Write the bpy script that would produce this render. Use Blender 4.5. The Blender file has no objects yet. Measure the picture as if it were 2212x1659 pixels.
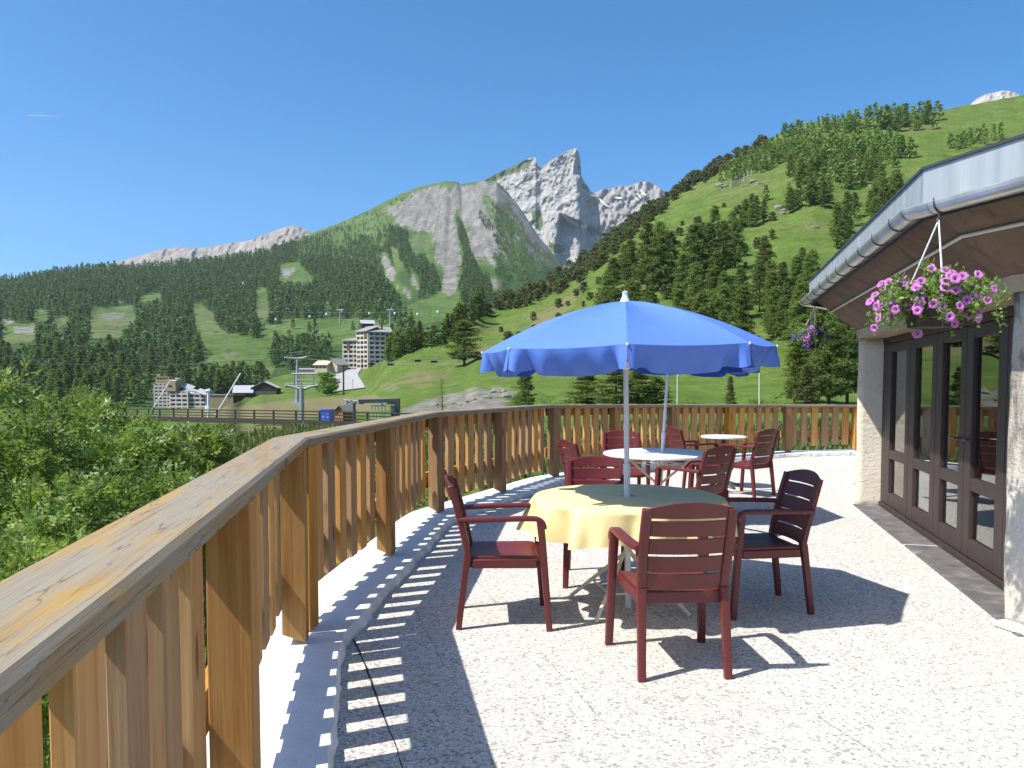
SKY_STRENGTH, SUN_STRENGTH, EXPOSURE, HAZE = 0.13, 5.0, 0.74, 0.00005
import bpy, math, random
import numpy as np
from mathutils import Vector, Matrix, Euler
random.seed(7); RS = np.random.RandomState(11)
scene = bpy.context.scene
COL = scene.collection
R = math.radians
# ------------------------------------------------------------------ camera model (photo drawn 2212 px wide)
EYE = np.array([0.0, 0.0, 1.43]); F = 1640.0; W2, H2 = 2212.0, 1659.0
PITCH = R(2.8); HORIZON = 832.0
YP = HORIZON + F*math.tan(PITCH)
FW = np.array([0, math.cos(PITCH), -math.sin(PITCH)]); UP = np.array([0, math.sin(PITCH), math.cos(PITCH)])
def ray(x, y):
    return FW + np.array([1.0, 0, 0])*((x-W2/2)/F) + UP*((YP-y)/F)
def at(x, y, Y):                       # point on the sight line of a pixel at depth Y
    r = ray(x, y); return EYE + r*(Y/r[1])
def gnd(x, y, z=0.0):                  # point where the sight line meets height z
    r = ray(x, y); return EYE + r*((z-EYE[2])/r[2])
def to_px(p):
    q = np.asarray(p, float)-EYE; d = q@FW
    return W2/2+F*q[0]/d, YP-F*(q@UP)/d, d
cam = bpy.data.cameras.new('camera'); co = bpy.data.objects.new('camera', cam); COL.objects.link(co)
co.location = EYE; co.rotation_euler = (math.pi/2-PITCH, 0, 0)
cam.sensor_width = 36; cam.lens = 36*F/W2; cam.shift_y = (YP-H2/2)/W2
cam.clip_start = 0.05; cam.clip_end = 30000
scene.camera = co
# ------------------------------------------------------------------ numpy noise
_perm = np.random.RandomState(3).permutation(512)
_perm = np.concatenate([_perm, _perm, _perm])
def vnoise(x, y, z=0.0):
    x, y, z = np.broadcast_arrays(np.asarray(x, float), np.asarray(y, float), np.asarray(z, float))
    xi, yi, zi = np.floor(x).astype(int), np.floor(y).astype(int), np.floor(z).astype(int)
    fx, fy, fz = x-xi, y-yi, z-zi
    fx, fy, fz = [t*t*t*(t*(t*6-15)+10) for t in (fx, fy, fz)]
    def h(a, b, c): return _perm[_perm[_perm[a & 511]+(b & 511)]+(c & 511)]/511.0*2-1
    def L(a, b, t): return a+(b-a)*t
    r = []
    for dz in (0, 1):
        r.append(L(L(h(xi, yi, zi+dz), h(xi+1, yi, zi+dz), fx), L(h(xi, yi+1, zi+dz), h(xi+1, yi+1, zi+dz), fx), fy))
    return L(r[0], r[1], fz)
def fbm(x, y, z=0.0, o=4, g=.5):
    s = 0; a = 1; t = 0
    for i in range(o):
        f = 2.03**i
        s = s+a*vnoise(np.asarray(x)*f+17.3*i, np.asarray(y)*f+5.1*i, np.asarray(z)*f); t += a; a *= g
    return s/t
def ridged(x, y, z=0.0, o=4, g=.5):
    s = 0; a = 1; t = 0
    for i in range(o):
        f = 2.03**i
        s = s+a*(1-2*np.abs(vnoise(np.asarray(x)*f+31.7*i, np.asarray(y)*f+9.2*i, np.asarray(z)*f))); t += a; a *= g
    return s/t
def inpoly(x, y, poly):
    x = np.asarray(x, float); y = np.asarray(y, float); r = np.zeros(np.broadcast(x, y).shape, bool)
    n = len(poly)
    for i in range(n):
        x1, y1 = poly[i]; x2, y2 = poly[(i+1) % n]
        if y1 == y2: continue
        c = ((y1 > y) != (y2 > y)) & (x < (x2-x1)*(y-y1)/(y2-y1)+x1)
        r ^= c
    return r
# ------------------------------------------------------------------ objects
def tag(o, label=None, cat=None, group=None, kind=None):
    if label: o['label'] = label
    if cat: o['category'] = cat
    if group: o['group'] = group
    if kind: o['kind'] = kind
    return o
def empty(name, label=None, cat=None, loc=(0, 0, 0), rz=0.0, group=None):
    o = bpy.data.objects.new(name, None); COL.objects.link(o)
    o.location = loc; o.rotation_euler = (0, 0, rz); o.empty_display_size = .2
    return tag(o, label, cat, group)
def dup(root, loc=None, rz=None, scale=None):
    r = root.copy(); COL.objects.link(r)
    if loc is not None: r.location = loc
    if rz is not None: r.rotation_euler = (0, 0, rz)
    if scale is not None: r.scale = scale
    for ch in list(root.children):
        c = ch.copy(); COL.objects.link(c); c.parent = r
        for g in list(ch.children):
            d = g.copy(); COL.objects.link(d); d.parent = c
    return r
def npmesh(name, V, Fc, mat=None, parent=None, smooth=False, tint=None, zone=None, uv=None, link=True):
    """V (n,3); Fc (m,k) int array of equal-sized faces; tint (n,) point attr; zone (n,3) point colour"""
    V = np.asarray(V, np.float32); Fc = np.asarray(Fc, np.int32); m, k = Fc.shape
    me = bpy.data.meshes.new(name)
    me.vertices.add(len(V)); me.vertices.foreach_set('co', V.ravel())
    me.loops.add(m*k); me.loops.foreach_set('vertex_index', Fc.ravel())
    me.polygons.add(m); me.polygons.foreach_set('loop_start', np.arange(0, m*k, k, dtype=np.int32))
    me.polygons.foreach_set('loop_total', np.full(m, k, np.int32))
    me.polygons.foreach_set('use_smooth', np.full(m, bool(smooth)))
    me.update(calc_edges=True)
    if tint is not None:
        a = me.attributes.new('tint', 'FLOAT', 'POINT'); a.data.foreach_set('value', np.asarray(tint, np.float32))
    if zone is not None:
        a = me.attributes.new('zone', 'FLOAT_COLOR', 'POINT')
        z = np.ones((len(V), 4), np.float32); z[:, :3] = zone; a.data.foreach_set('color', z.ravel())
    if mat: me.materials.append(mat)
    if not link: return me
    return mobj(name, me, parent)
def mobj(name, me, parent=None):
    o = bpy.data.objects.new(name, me); COL.objects.link(o)
    if parent: o.parent = parent
    return o
class MB:
    def __init__(s): s.v = []; s.f = []; s.uv = []; s.t = []
    def add(s, vs, fs, uvs=None, t=None):
        b = len(s.v); s.v += [tuple(map(float, p)) for p in vs]
        t = random.random() if t is None else t
        for i, f in enumerate(fs):
            s.f.append([b+j for j in f])
            s.uv.append(uvs[i] if uvs else [(vs[j][0]+vs[j][1]*.3, vs[j][2]) for j in f]); s.t.append(t)
    def box(s, c, a, b, h, t=None, uo=None, cut=None):
        """centre c, half vectors a (long), b, h ; grain along a"""
        c, a, b, h = [np.asarray(q, float) for q in (c, a, b, h)]
        vs = [c+i*a+j*b+k*h for i in (-1, 1) for j in (-1, 1) for k in (-1, 1)]
        fs = [(0, 1, 3, 2), (4, 6, 7, 5), (0, 4, 5, 1), (2, 3, 7, 6), (0, 2, 6, 4), (1, 5, 7, 3)]
        if np.dot(np.cross(a, b), h) < 0: fs = [tuple(reversed(f)) for f in fs]
        la, lb, lh = [np.linalg.norm(q) for q in (a, b, h)]
        uo = (random.random()*20, random.random()*20) if uo is None else uo
        U = []
        for f in fs:
            U.append([(uo[0]+(1 if j >= 4 else -1)*la, uo[1]+(1 if j & 2 else -1)*lb+(1 if j & 1 else -1)*lh*1.0) for j in f])
        s.add(vs, fs, U, t)
    def abox(s, lo, hi, t=None):
        lo = np.array(lo, float); hi = np.array(hi, float); c = (lo+hi)/2; d = (hi-lo)/2
        ax = [np.array([d[0], 0, 0]), np.array([0, d[1], 0]), np.array([0, 0, d[2]])]
        s.box(c, ax[0], ax[1], ax[2], t)
    def sweep(s, path, prof, up=(0, 0, 1), scale=None, caps=True, t=None, sides=None):
        """prof: list of (side, up) offsets"""
        path = [np.asarray(p, float) for p in path]; n = len(path); m = len(prof); vs = []; L = 0; ls = []
        up = np.asarray(up, float)
        for i, p in enumerate(path):
            a = path[max(i-1, 0)]; b = path[min(i+1, n-1)]; d = (b-a)/(np.linalg.norm(b-a)+1e-9)
            sd = np.cross(d, up); sd /= (np.linalg.norm(sd)+1e-9); u2 = np.cross(sd, d)
            k = scale[i] if scale is not None else (1, 1)
            if not hasattr(k, '__len__'): k = (k, k)
            if i: L += np.linalg.norm(p-path[i-1])
            ls.append(L)
            for (x, y) in prof: vs.append(p+sd*x*k[0]+u2*y*k[1])
        per = [0]
        for j in range(m): q = np.subtract(prof[(j+1) % m], prof[j]); per.append(per[-1]+math.hypot(*q))
        fs = []; U = []; uo = (random.random()*20, random.random()*20)
        for i in range(n-1):
            for j in range(m):
                k = (j+1) % m
                fs.append((i*m+j, i*m+k, (i+1)*m+k, (i+1)*m+j))
                U.append([(uo[0]+ls[i], uo[1]+per[j]), (uo[0]+ls[i], uo[1]+per[j+1]), (uo[0]+ls[i+1], uo[1]+per[j+1]), (uo[0]+ls[i+1], uo[1]+per[j])])
        if caps:
            fs.append(tuple(reversed(range(m)))); U.append([(uo[0]+prof[j][0], uo[1]+prof[j][1]) for j in reversed(range(m))])
            fs.append(tuple((n-1)*m+j for j in range(m))); U.append([(uo[0]+prof[j][0], uo[1]+prof[j][1]) for j in range(m)])
        s.add(vs, fs, U, t)
    def tube(s, path, r, n=8, caps=True, t=None):
        rs = r if hasattr(r, '__len__') else [r]*len(path)
        prof = [(math.cos(2*math.pi*i/n), math.sin(2*math.pi*i/n)) for i in range(n)]
        d = np.subtract(path[-1], path[0]); up = (0, 0, 1) if abs(d[2]) < .9*np.linalg.norm(d) else (0, 1, 0)
        s.sweep(path, prof, up, rs, caps, t)
    def lathe(s, prof, n=24, c=(0, 0, 0), t=None):
        vs = []; fs = []; m = len(prof)
        for i in range(n):
            a = 2*math.pi*i/n
            for (r, z) in prof: vs.append((c[0]+r*math.cos(a), c[1]+r*math.sin(a), c[2]+z))
        for i in range(n):
            k = (i+1) % n
            for j in range(m-1): fs.append((i*m+j, k*m+j, k*m+j+1, i*m+j+1))
        s.add(vs, fs, None, t)
    def grid(s, fn, nu, nv, t=None, flip=False):
        vs = [fn(i/nu, j/nv) for i in range(nu+1) for j in range(nv+1)]
        fs = []; U = []
        for i in range(nu):
            for j in range(nv):
                q = [i*(nv+1)+j, (i+1)*(nv+1)+j, (i+1)*(nv+1)+j+1, i*(nv+1)+j+1]
                if flip: q.reverse()
                fs.append(tuple(q)); U.append([(vs[k][0], vs[k][1]+vs[k][2]) for k in q])
        s.add(vs, fs, U, t)
    def slab(s, fn, nu, nv, off, t=None):
        """closed curved plate: fn(u,v) surface, off vector for the other side"""
        off = np.asarray(off, float); A = [[np.asarray(fn(i/nu, j/nv), float) for j in range(nv+1)] for i in range(nu+1)]
        vs = [p for r in A for p in r]; n = len(vs); vs = vs+[p+off for p in vs]; fs = []
        I = lambda i, j: i*(nv+1)+j
        for i in range(nu):
            for j in range(nv):
                fs.append((I(i, j), I(i+1, j), I(i+1, j+1), I(i, j+1)))
                fs.append((n+I(i, j), n+I(i, j+1), n+I(i+1, j+1), n+I(i+1, j)))
        for i in range(nu):
            fs.append((I(i, 0), n+I(i, 0), n+I(i+1, 0), I(i+1, 0))); fs.append((I(i, nv), I(i+1, nv), n+I(i+1, nv), n+I(i, nv)))
        for j in range(nv):
            fs.append((I(0, j), I(0, j+1), n+I(0, j+1), n+I(0, j))); fs.append((I(nu, j), n+I(nu, j), n+I(nu, j+1), I(nu, j+1)))
        s.add(vs, fs, None, t)
    def prism(s, poly, z0, z1, t=None):
        n = len(poly); vs = [(p[0], p[1], z0) for p in poly]+[(p[0], p[1], z1) for p in poly]
        fs = [tuple(reversed(range(n))), tuple(range(n, 2*n))]+[(i, (i+1) % n, n+(i+1) % n, n+i) for i in range(n)]
        s.add(vs, fs, None, t)
    def mesh(s, name, mat, smooth=False):
        me = bpy.data.meshes.new(name); me.from_pydata(s.v, [], s.f); me.update()
        l = me.uv_layers.new(name='UVMap'); flat = [c for f in s.uv for p in f for c in p]
        l.data.foreach_set('uv', flat)
        a = me.attributes.new('tint', 'FLOAT', 'FACE'); a.data.foreach_set('value', s.t)
        for m in (mat if isinstance(mat, (list, tuple)) else [mat]): me.materials.append(m)
        if smooth is not False:
            me.polygons.foreach_set('use_smooth', [True]*len(s.f))
            try: me.set_sharp_from_angle(angle=R(smooth if smooth is not True else 40))
            except Exception: pass
        return me
    def build(s, name, mat, parent=None, smooth=False):
        return mobj(name, s.mesh(name, mat, smooth), parent)
def bevel(o, w=.004, seg=2):
    m = o.modifiers.new('bevel', 'BEVEL'); m.width = w; m.segments = seg; m.limit_method = 'ANGLE'; m.angle_limit = R(35)
    return o
def rrect(w, h, r=.3):
    """rounded rectangle profile"""
    a, b = w/2, h/2; q = min(a, b)*r
    return [(a-q, -b), (a-q*.3, -b+q*.3), (a, -b+q), (a, b-q), (a-q*.3, b-q*.3), (a-q, b), (-a+q, b), (-a+q*.3, b-q*.3), (-a, b-q), (-a, -b+q), (-a+q*.3, -b+q*.3), (-a+q, -b)]
def cr(pts, n=6):
    """smooth path through points"""
    P = [np.asarray(p, float) for p in pts]; P = [2*P[0]-P[1]]+P+[2*P[-1]-P[-2]]; out = []
    for i in range(1, len(P)-2):
        for k in range(n):
            t = k/n; a, b, c, d = P[i-1:i+3]
            out.append(.5*((2*b)+(c-a)*t+(2*a-5*b+4*c-d)*t*t+(3*b-a-3*c+d)*t**3))
    out.append(P[-2]); return out
# ------------------------------------------------------------------ materials
class NT:
    def __init__(s, name):
        s.m = bpy.data.materials.new(name); s.m.use_nodes = True; s.t = s.m.node_tree
        s.out = s.t.nodes['Material Output']; s.b = s.t.nodes['Principled BSDF']
    def n(s, typ, ins=None, **kw):
        x = s.t.nodes.new('ShaderNode'+typ)
        for k, v in kw.items(): setattr(x, k, v)
        for k, v in (ins or {}).items(): s.set(x.inputs[k], v)
        return x
    def set(s, sock, v):
        if isinstance(v, bpy.types.NodeSocket): s.t.links.new(v, sock)
        elif isinstance(v, (tuple, list)) and len(v) == 3 and sock.type == 'RGBA': sock.default_value = (*v, 1)
        else: sock.default_value = v
    def noise(s, scale, vec=None, detail=4, rough=.55, dist=0):
        i = {'Scale': scale, 'Detail': detail, 'Roughness': rough, 'Distortion': dist}
        if vec is not None: i['Vector'] = vec
        return s.n('TexNoise', i).outputs['Fac']
    def ramp(s, fac, stops, interp='LINEAR'):
        x = s.n('ValToRGB', {'Fac': fac}); r = x.color_ramp; r.interpolation = interp
        while len(r.elements) < len(stops): r.elements.new(.5)
        for e, (p, c) in zip(r.elements, stops):
            e.position = p; e.color = (*c, 1) if hasattr(c, '__len__') else (c, c, c, 1)
        return x.outputs['Color']
    def mix(s, fac, a, b, mode='MIX'):
        x = s.n('Mix', data_type='RGBA', blend_type=mode)
        s.set(x.inputs[0], fac); s.set(x.inputs[6], a); s.set(x.inputs[7], b); return x.outputs[2]
    def math(s, op, a, b=0.0, c=0.0, clamp=False):
        x = s.n('Math', operation=op, use_clamp=clamp)
        for i, v in enumerate((a, b, c)): s.set(x.inputs[i], v)
        return x.outputs[0]
    def attr(s, name, out='Fac'): return s.n('Attribute', attribute_name=name).outputs[out]
    def coord(s, k='Object'): return s.n('TexCoord').outputs[k]
    def pos(s): return s.n('NewGeometry').outputs['Position']
    def mapping(s, vec, scale=(1, 1, 1), rot=(0, 0, 0), loc=(0, 0, 0)):
        return s.n('Mapping', {'Vector': vec, 'Scale': scale, 'Rotation': rot, 'Location': loc}).outputs[0]
    def bump(s, h, strength=.3, dist=.01):
        s.set(s.b.inputs['Normal'], s.n('Bump', {'Height': h, 'Strength': strength, 'Distance': dist}).outputs[0])
    def fin(s, color, rough=.7, spec=.4, metal=0.0):
        s.set(s.b.inputs['Base Color'], color); s.set(s.b.inputs['Roughness'], rough)
        s.b.inputs['Specular IOR Level'].default_value = spec; s.b.inputs['Metallic'].default_value = metal
        return s.m
def plain(name, c, rough=.6, spec=.4, metal=0.0, var=.15, scale=6, bump=0, bscale=80):
    k = NT(name); f = k.noise(scale, k.coord(), 5)
    col = k.mix(f, tuple(x*(1-var) for x in c), tuple(min(x*(1+var), 1) for x in c))
    if bump: k.bump(k.noise(bscale, k.coord(), 4), bump, .004)
    return k.fin(col, rough, spec, metal)
M = {}
def m_wood(name, cols, weather=None, contrast=1.0):
    k = NT(name); uv = k.coord('UV'); t = k.attr('tint')
    off = k.n('VectorMath', {0: uv, 1: k.n('CombineXYZ', {'X': k.math('MULTIPLY', t, 37.0), 'Y': k.math('MULTIPLY', t, 91.0)}).outputs[0]}, operation='ADD').outputs[0]
    g1 = k.noise(1.0, k.mapping(off, (1.3, 26, 1)), 5, .6, .6)
    g2 = k.noise(1.0, k.mapping(off, (4, 160, 1)), 3, .6, .3)
    col = k.ramp(k.math('ADD', k.math('MULTIPLY', g1, .75), k.math('MULTIPLY', g2, .25)), [(.3, cols[0]), (.48, cols[1]), (.68, cols[2])])
    big = k.noise(1.0, k.mapping(off, (.8, 3, 1)), 3)
    col = k.mix(k.math('MULTIPLY', big, .45), col, tuple(c*.7 for c in cols[0]), 'MIX')
    # knots
    vo = k.n('TexVoronoi', {'Vector': k.mapping(off, (2.0, 7.0, 1)), 'Scale': 1.0})
    kn = k.ramp(vo.outputs['Distance'], [(.0, 1.0), (.10, .85), (.17, 0.0)])
    col = k.mix(k.math('MULTIPLY', kn, .8), col, (.07, .03, .012))
    hsv = k.n('HueSaturation', {'Color': col, 'Value': k.math('ADD', .72, k.math('MULTIPLY', t, .55)), 'Saturation': k.math('ADD', .85, k.math('MULTIPLY', t, .25))})
    col = hsv.outputs[0]
    if weather:
        w = k.noise(1.0, k.mapping(off, (1.6, 9, 1)), 6, .62, .8)
        f = k.ramp(w, [(.37, 0.0), (.49, .6), (.60, .95)])
        col = k.mix(f, col, k.mix(g2, weather[0], weather[1]))
        y = k.ramp(k.noise(1.0, k.mapping(off, (2.2, 14, 1)), 5, .6, .5), [(.55, 0.0), (.68, 1.0)])
        col = k.mix(k.math('MULTIPLY', y, .7), col, weather[2])
        cr_ = k.ramp(k.noise(1.0, k.mapping(off, (1.2, 22, 1)), 4, .5, 1.2), [(.485, 0.0), (.5, 1.0), (.512, 0.0)])
        col = k.mix(k.math('MULTIPLY', cr_, .65), col, (.06, .05, .045))
    k.bump(k.math('ADD', g1, k.math('MULTIPLY', g2, .6)), .35, .004)
    return k.fin(col, .72, .25)
M['slat'] = m_wood('slat wood', [(.36, .165, .055), (.51, .275, .10), (.62, .39, .175)])
M['post'] = m_wood('post wood', [(.25, .11, .028), (.41, .205, .058), (.51, .29, .10)])
M['rail'] = m_wood('handrail wood', [(.21, .135, .062), (.30, .205, .10), (.37, .27, .145)], [(.185, .168, .132), (.30, .27, .21), (.36, .225, .05)])
M['old_wood'] = plain('dark old wood', (.032, .026, .021), .8, var=.4)
M['burgundy'] = plain('burgundy resin', (.115, .0180, .0180), .42, .45, var=.1, bump=.05, bscale=300)
M['white_resin'] = plain('white resin', (.78, .79, .8), .35, .5, var=.04)
M['cream_metal'] = plain('cream painted metal', (.62, .58, .47), .4, .5, var=.1)
M['white_metal'] = plain('white painted metal', (.72, .73, .74), .4, .5, var=.05)
M['black_metal'] = plain('black painted metal', (.02, .02, .02), .45, .5)
M['grey_steel'] = plain('galvanised steel', (.3, .33, .34), .5, .5, .3, var=.15)
M['dark_steel'] = plain('dark steel', (.05, .055, .06), .5, .5, .2)
M['rust'] = plain('rusty iron', (.16, .07, .035), .85, var=.4, scale=30)
def m_cloth(name, c, trans, rough=.8):
    k = NT(name); f = k.noise(3, k.coord(), 3)
    col = k.mix(f, tuple(x*.93 for x in c), tuple(min(1, x*1.06) for x in c))
    w = k.noise(5, k.coord(), 3, .5, .8)
    k.bump(w, .22, .03)
    k.fin(col, rough, .3)
    tr = k.n('BsdfTranslucent', {'Color': col}); mx = k.n('MixShader', {0: trans, 1: k.b.outputs[0], 2: tr.outputs[0]})
    k.t.links.new(mx.outputs[0], k.out.inputs['Surface']); return k.m
M['blue_cloth'] = m_cloth('blue parasol cloth', (.098, .20, .62), .06, .5)
M['yellow_cloth'] = m_cloth('yellow table cloth', (.84, .69, .33), .1, .7)
def m_floor():
    k = NT('washed pebble concrete'); p = k.pos()
    v = k.n('TexVoronoi', {'Vector': p, 'Scale': 78.0, 'Randomness': 1.0})
    v2 = k.n('TexVoronoi', {'Vector': p, 'Scale': 78.0}, feature='DISTANCE_TO_EDGE')
    sep = k.n('SeparateColor', {'Color': v.outputs['Color']})
    peb = k.ramp(sep.outputs[0], [(0, (.22, .215, .205)), (.13, (.36, .352, .34)), (.28, (.55, .535, .505)), (.6, (.69, .67, .63)), (.88, (.79, .77, .72)), (1, (.6, .48, .36))])
    edge = k.ramp(v2.outputs['Distance'], [(.0, 0.0), (.09, 1.0)])
    col = k.mix(edge, (.38, .365, .335), peb)
    big = k.noise(.9, p, 4)
    col = k.mix(k.ramp(big, [(.35, .28), (.65, 0.0)]), col, (.42, .37, .28))
    # slab joints
    mp = k.mapping(p, (1, 1, 1), (0, 0, R(-15.5)), (.22, .1, 0))
    wob = k.n('VectorMath', {0: mp, 1: k.n('VectorMath', {0: k.n('TexNoise', {'Vector': p, 'Scale': 14.0}).outputs['Color'], 'Scale': .02}, operation='SCALE').outputs[0]}, operation='ADD').outputs[0]
    br = k.n('TexBrick', {'Vector': wob, 'Scale': 1.0, 'Mortar Size': .005, 'Mortar Smooth': .2, 'Brick Width': 1.45, 'Row Height': .98, 'Color1': (0, 0, 0), 'Color2': (0, 0, 0), 'Mortar': (1, 1, 1)})
    br.offset = .37
    jn = k.math('MULTIPLY', br.outputs['Fac'], k.ramp(k.noise(2.5, p, 3), [(.4, .05), (.7, .75)]))
    col = k.mix(jn, col, (.10, .095, .08))
    k.bump(k.math('SUBTRACT', k.math('MULTIPLY', edge, k.math('ADD', .6, k.math('MULTIPLY', sep.outputs[1], .5))), jn), .55, .006)
    return k.fin(col, .78, .3)
M['floor'] = m_floor()
def m_conc(name, a, b, stain=None, scale=2.5, bump=.3, bs=40):
    k = NT(name); p = k.pos(); f = k.noise(scale, p, 7, .65)
    col = k.mix(k.ramp(f, [(.3, 0.0), (.7, 1.0)]), a, b)
    sp = k.ramp(k.noise(70, p, 2), [(.27, 1.0), (.34, 0.0)])
    col = k.mix(k.math('MULTIPLY', sp, .5), col, tuple(x*.35 for x in a))
    if stain:
        w = k.ramp(k.noise(1.0, k.mapping(p, (7, 7, 1.1)), 5, .6), [(.52, 0.0), (.7, .8)])
        col = k.mix(w, col, stain)
    k.bump(k.noise(bs, p, 6, .65), bump, .02)
    return k.fin(col, .88, .2)
M['kerb'] = m_conc('white painted concrete', (.62, .63, .63), (.78, .79, .79))
M['terrace_wall'] = m_conc('terrace concrete', (.3, .29, .27), (.42, .4, .37))
def m_plaster():
    k = NT('rough cream plaster'); p = k.pos()
    f = k.noise(3.5, p, 6); col = k.mix(f, (.60, .54, .43), (.74, .69, .58))
    r = k.noise(1.0, k.mapping(p, (13, 13, 20)), 5, .6, 1.0); r2 = k.noise(60, p, 3)
    col = k.mix(k.ramp(r, [(.3, .5), (.45, 0.0)]), col, (.40, .33, .24))
    k.bump(k.math('ADD', r, k.math('MULTIPLY', r2, .25)), .45, .025)
    return k.fin(col, .9, .15)
M['plaster'] = m_plaster()
def m_plaster2():
    k = NT('stained cream plaster'); p = k.pos()
    f = k.noise(3.5, p, 6); col = k.mix(f, (.60, .55, .46), (.72, .68, .6))
    sz = k.n('SeparateXYZ', {'Vector': p}).outputs['Z']
    st = k.noise(1.0, k.mapping(p, (16, 16, 4.0)), 6, .62)
    up = k.n('MapRange', {'Value': sz, 'From Min': .75, 'From Max': 1.15}).outputs[0]
    msk = k.math('MULTIPLY', k.ramp(st, [(.42, 1.0), (.6, .35)]), up)
    col = k.mix(msk, col, (.17, .15, .13))
    k.bump(k.noise(55, p, 5, .65), .8, .02)
    return k.fin(col, .9, .15)
M['plaster_stained'] = m_plaster2()
M['soffit'] = m_conc('brown soffit', (.135, .092, .066), (.21, .145, .105), (.095, .065, .048), 1.6, .15, 25)
M['lintel'] = m_conc('tan concrete lintel', (.36, .27, .18), (.46, .37, .26))
M['door'] = plain('brown door paint', (.044, .030, .027), .5, .4, var=.2)
def m_zinc():
    k = NT('zinc sheet'); p = k.coord('UV'); st = k.noise(1.0, k.mapping(p, (9, .6, 1)), 4, .5)
    col = k.ramp(st, [(.3, (.30, .335, .35)), (.6, (.42, .455, .47)), (.75, (.55, .58, .59))])
    return k.fin(col, .5, .5, .35)
M['zinc'] = m_zinc()
def m_gutter():
    k = NT('zinc gutter'); p = k.pos(); st = k.noise(5, p, 5)
    return k.fin(k.ramp(st, [(.3, (.42, .42, .41)), (.7, (.66, .66, .64))]), .33, .5, .7)
M['gutter'] = m_gutter()
def m_stone():
    k = NT('dark threshold stone'); p = k.pos(); f = k.noise(6, p, 7, .7)
    col = k.ramp(f, [(.3, (.07, .065, .065)), (.55, (.13, .12, .12)), (.68, (.2, .19, .19)), (.78, (.5, .5, .5))])
    k.bump(f, .3, .01); return k.fin(col, .7, .35)
M['stone'] = m_stone()
def m_glass():
    k = NT('window glass'); fr = k.n('Fresnel', {'IOR': 1.6}); fac = k.math('MULTIPLY_ADD', fr.outputs[0], 1.5, .04, True)
    tr = k.n('BsdfTransparent', {'Color': (.72, .76, .74)}); gl = k.n('BsdfGlossy', {'Roughness': .004, 'Color': (.95, .97, .96)})
    mx = k.n('MixShader', {0: fac, 1: tr.outputs[0], 2: gl.outputs[0]}); k.t.links.new(mx.outputs[0], k.out.inputs['Surface']); return k.m
M['glass'] = m_glass()
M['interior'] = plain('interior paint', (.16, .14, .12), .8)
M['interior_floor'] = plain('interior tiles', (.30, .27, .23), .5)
def m_leaf(name, a, b, trans=.3, rough=.5):
    k = NT(name); t = k.attr('tint'); oi = k.n('ObjectInfo').outputs['Random']
    col = k.mix(t, a, b)
    col = k.mix(k.math('MULTIPLY', k.attr('warm'), k.math('ADD', .55, k.math('MULTIPLY', t, .45))), col, (.165, .22, .045))
    col = k.n('HueSaturation', {'Color': col, 'Value': k.math('ADD', .8, k.math('MULTIPLY', oi, .4)), 'Hue': k.math('ADD', .488, k.math('MULTIPLY', oi, .024))}).outputs[0]
    k.fin(col, rough, .35)
    tr = k.n('BsdfTranslucent', {'Color': k.mix(.35, col, (.35, .5, .04))}); mx = k.n('MixShader', {0: trans, 1: k.b.outputs[0], 2: tr.outputs[0]})
    k.t.links.new(mx.outputs[0], k.out.inputs['Surface']); return k.m
M['ash_leaf'] = m_leaf('ash leaves', (.09, .165, .033), (.33, .44, .11), .4, .48)
M['pine'] = m_leaf('pine needles', (.078, .108, .03), (.165, .21, .058), .42, .7)
M['larch'] = m_leaf('larch needles', (.115, .168, .034), (.205, .265, .066), .42, .7)
M['rough_grass'] = m_leaf('rough grass', (.045, .07, .018), (.12, .14, .045), .25, .7)
M['larch_light'] = m_leaf('spring larch needles', (.12, .175, .035), (.21, .275, .068), .42, .7)
M['leaf_light'] = m_leaf('fresh leaves', (.13, .22, .045), (.26, .36, .085), .4, .6)
M['spruce'] = m_leaf('young spruce needles', (.06, .08, .02), (.20, .19, .06), .2, .6)
M['broad'] = m_leaf('broad leaves', (.04, .09, .012), (.12, .2, .03), .3, .5)
M['bushpine'] = m_leaf('mountain pine needles', (.07, .078, .03), (.15, .145, .058), .25, .7)
M['forest'] = m_leaf('distant conifers', (.048, .082, .022), (.11, .165, .046), .25, .7)
M['petunia_leaf'] = m_leaf('petunia leaves', (.09, .18, .03), (.24, .36, .09), .35, .5)
M['bark'] = plain('bark', (.09, .065, .045), .9, .2, var=.45, scale=9, bump=.6, bscale=30)
M['twig'] = plain('grey twig bark', (.16, .13, .10), .85, .2, var=.3)
def m_petal(name, rim, mid, eye):
    k = NT(name); t = k.attr('tint'); oi = k.n('ObjectInfo').outputs['Random']
    col = k.ramp(t, [(0, eye), (.12, eye), (.27, mid), (1, rim)])
    col = k.n('HueSaturation', {'Color': col, 'Value': k.math('ADD', .78, k.math('MULTIPLY', oi, .4))}).outputs[0]
    k.fin(col, .5, .3)
    tr = k.n('BsdfTranslucent', {'Color': col}); mx = k.n('MixShader', {0: .35, 1: k.b.outputs[0], 2: tr.outputs[0]})
    k.t.links.new(mx.outputs[0], k.out.inputs['Surface']); return k.m
M['pink'] = m_petal('pink petals', (.64, .25, .62), (.54, .15, .50), (.05, .005, .06))
M['violet'] = m_petal('violet petals', (.16, .04, .42), (.10, .02, .3), (.03, .0, .08))
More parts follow.
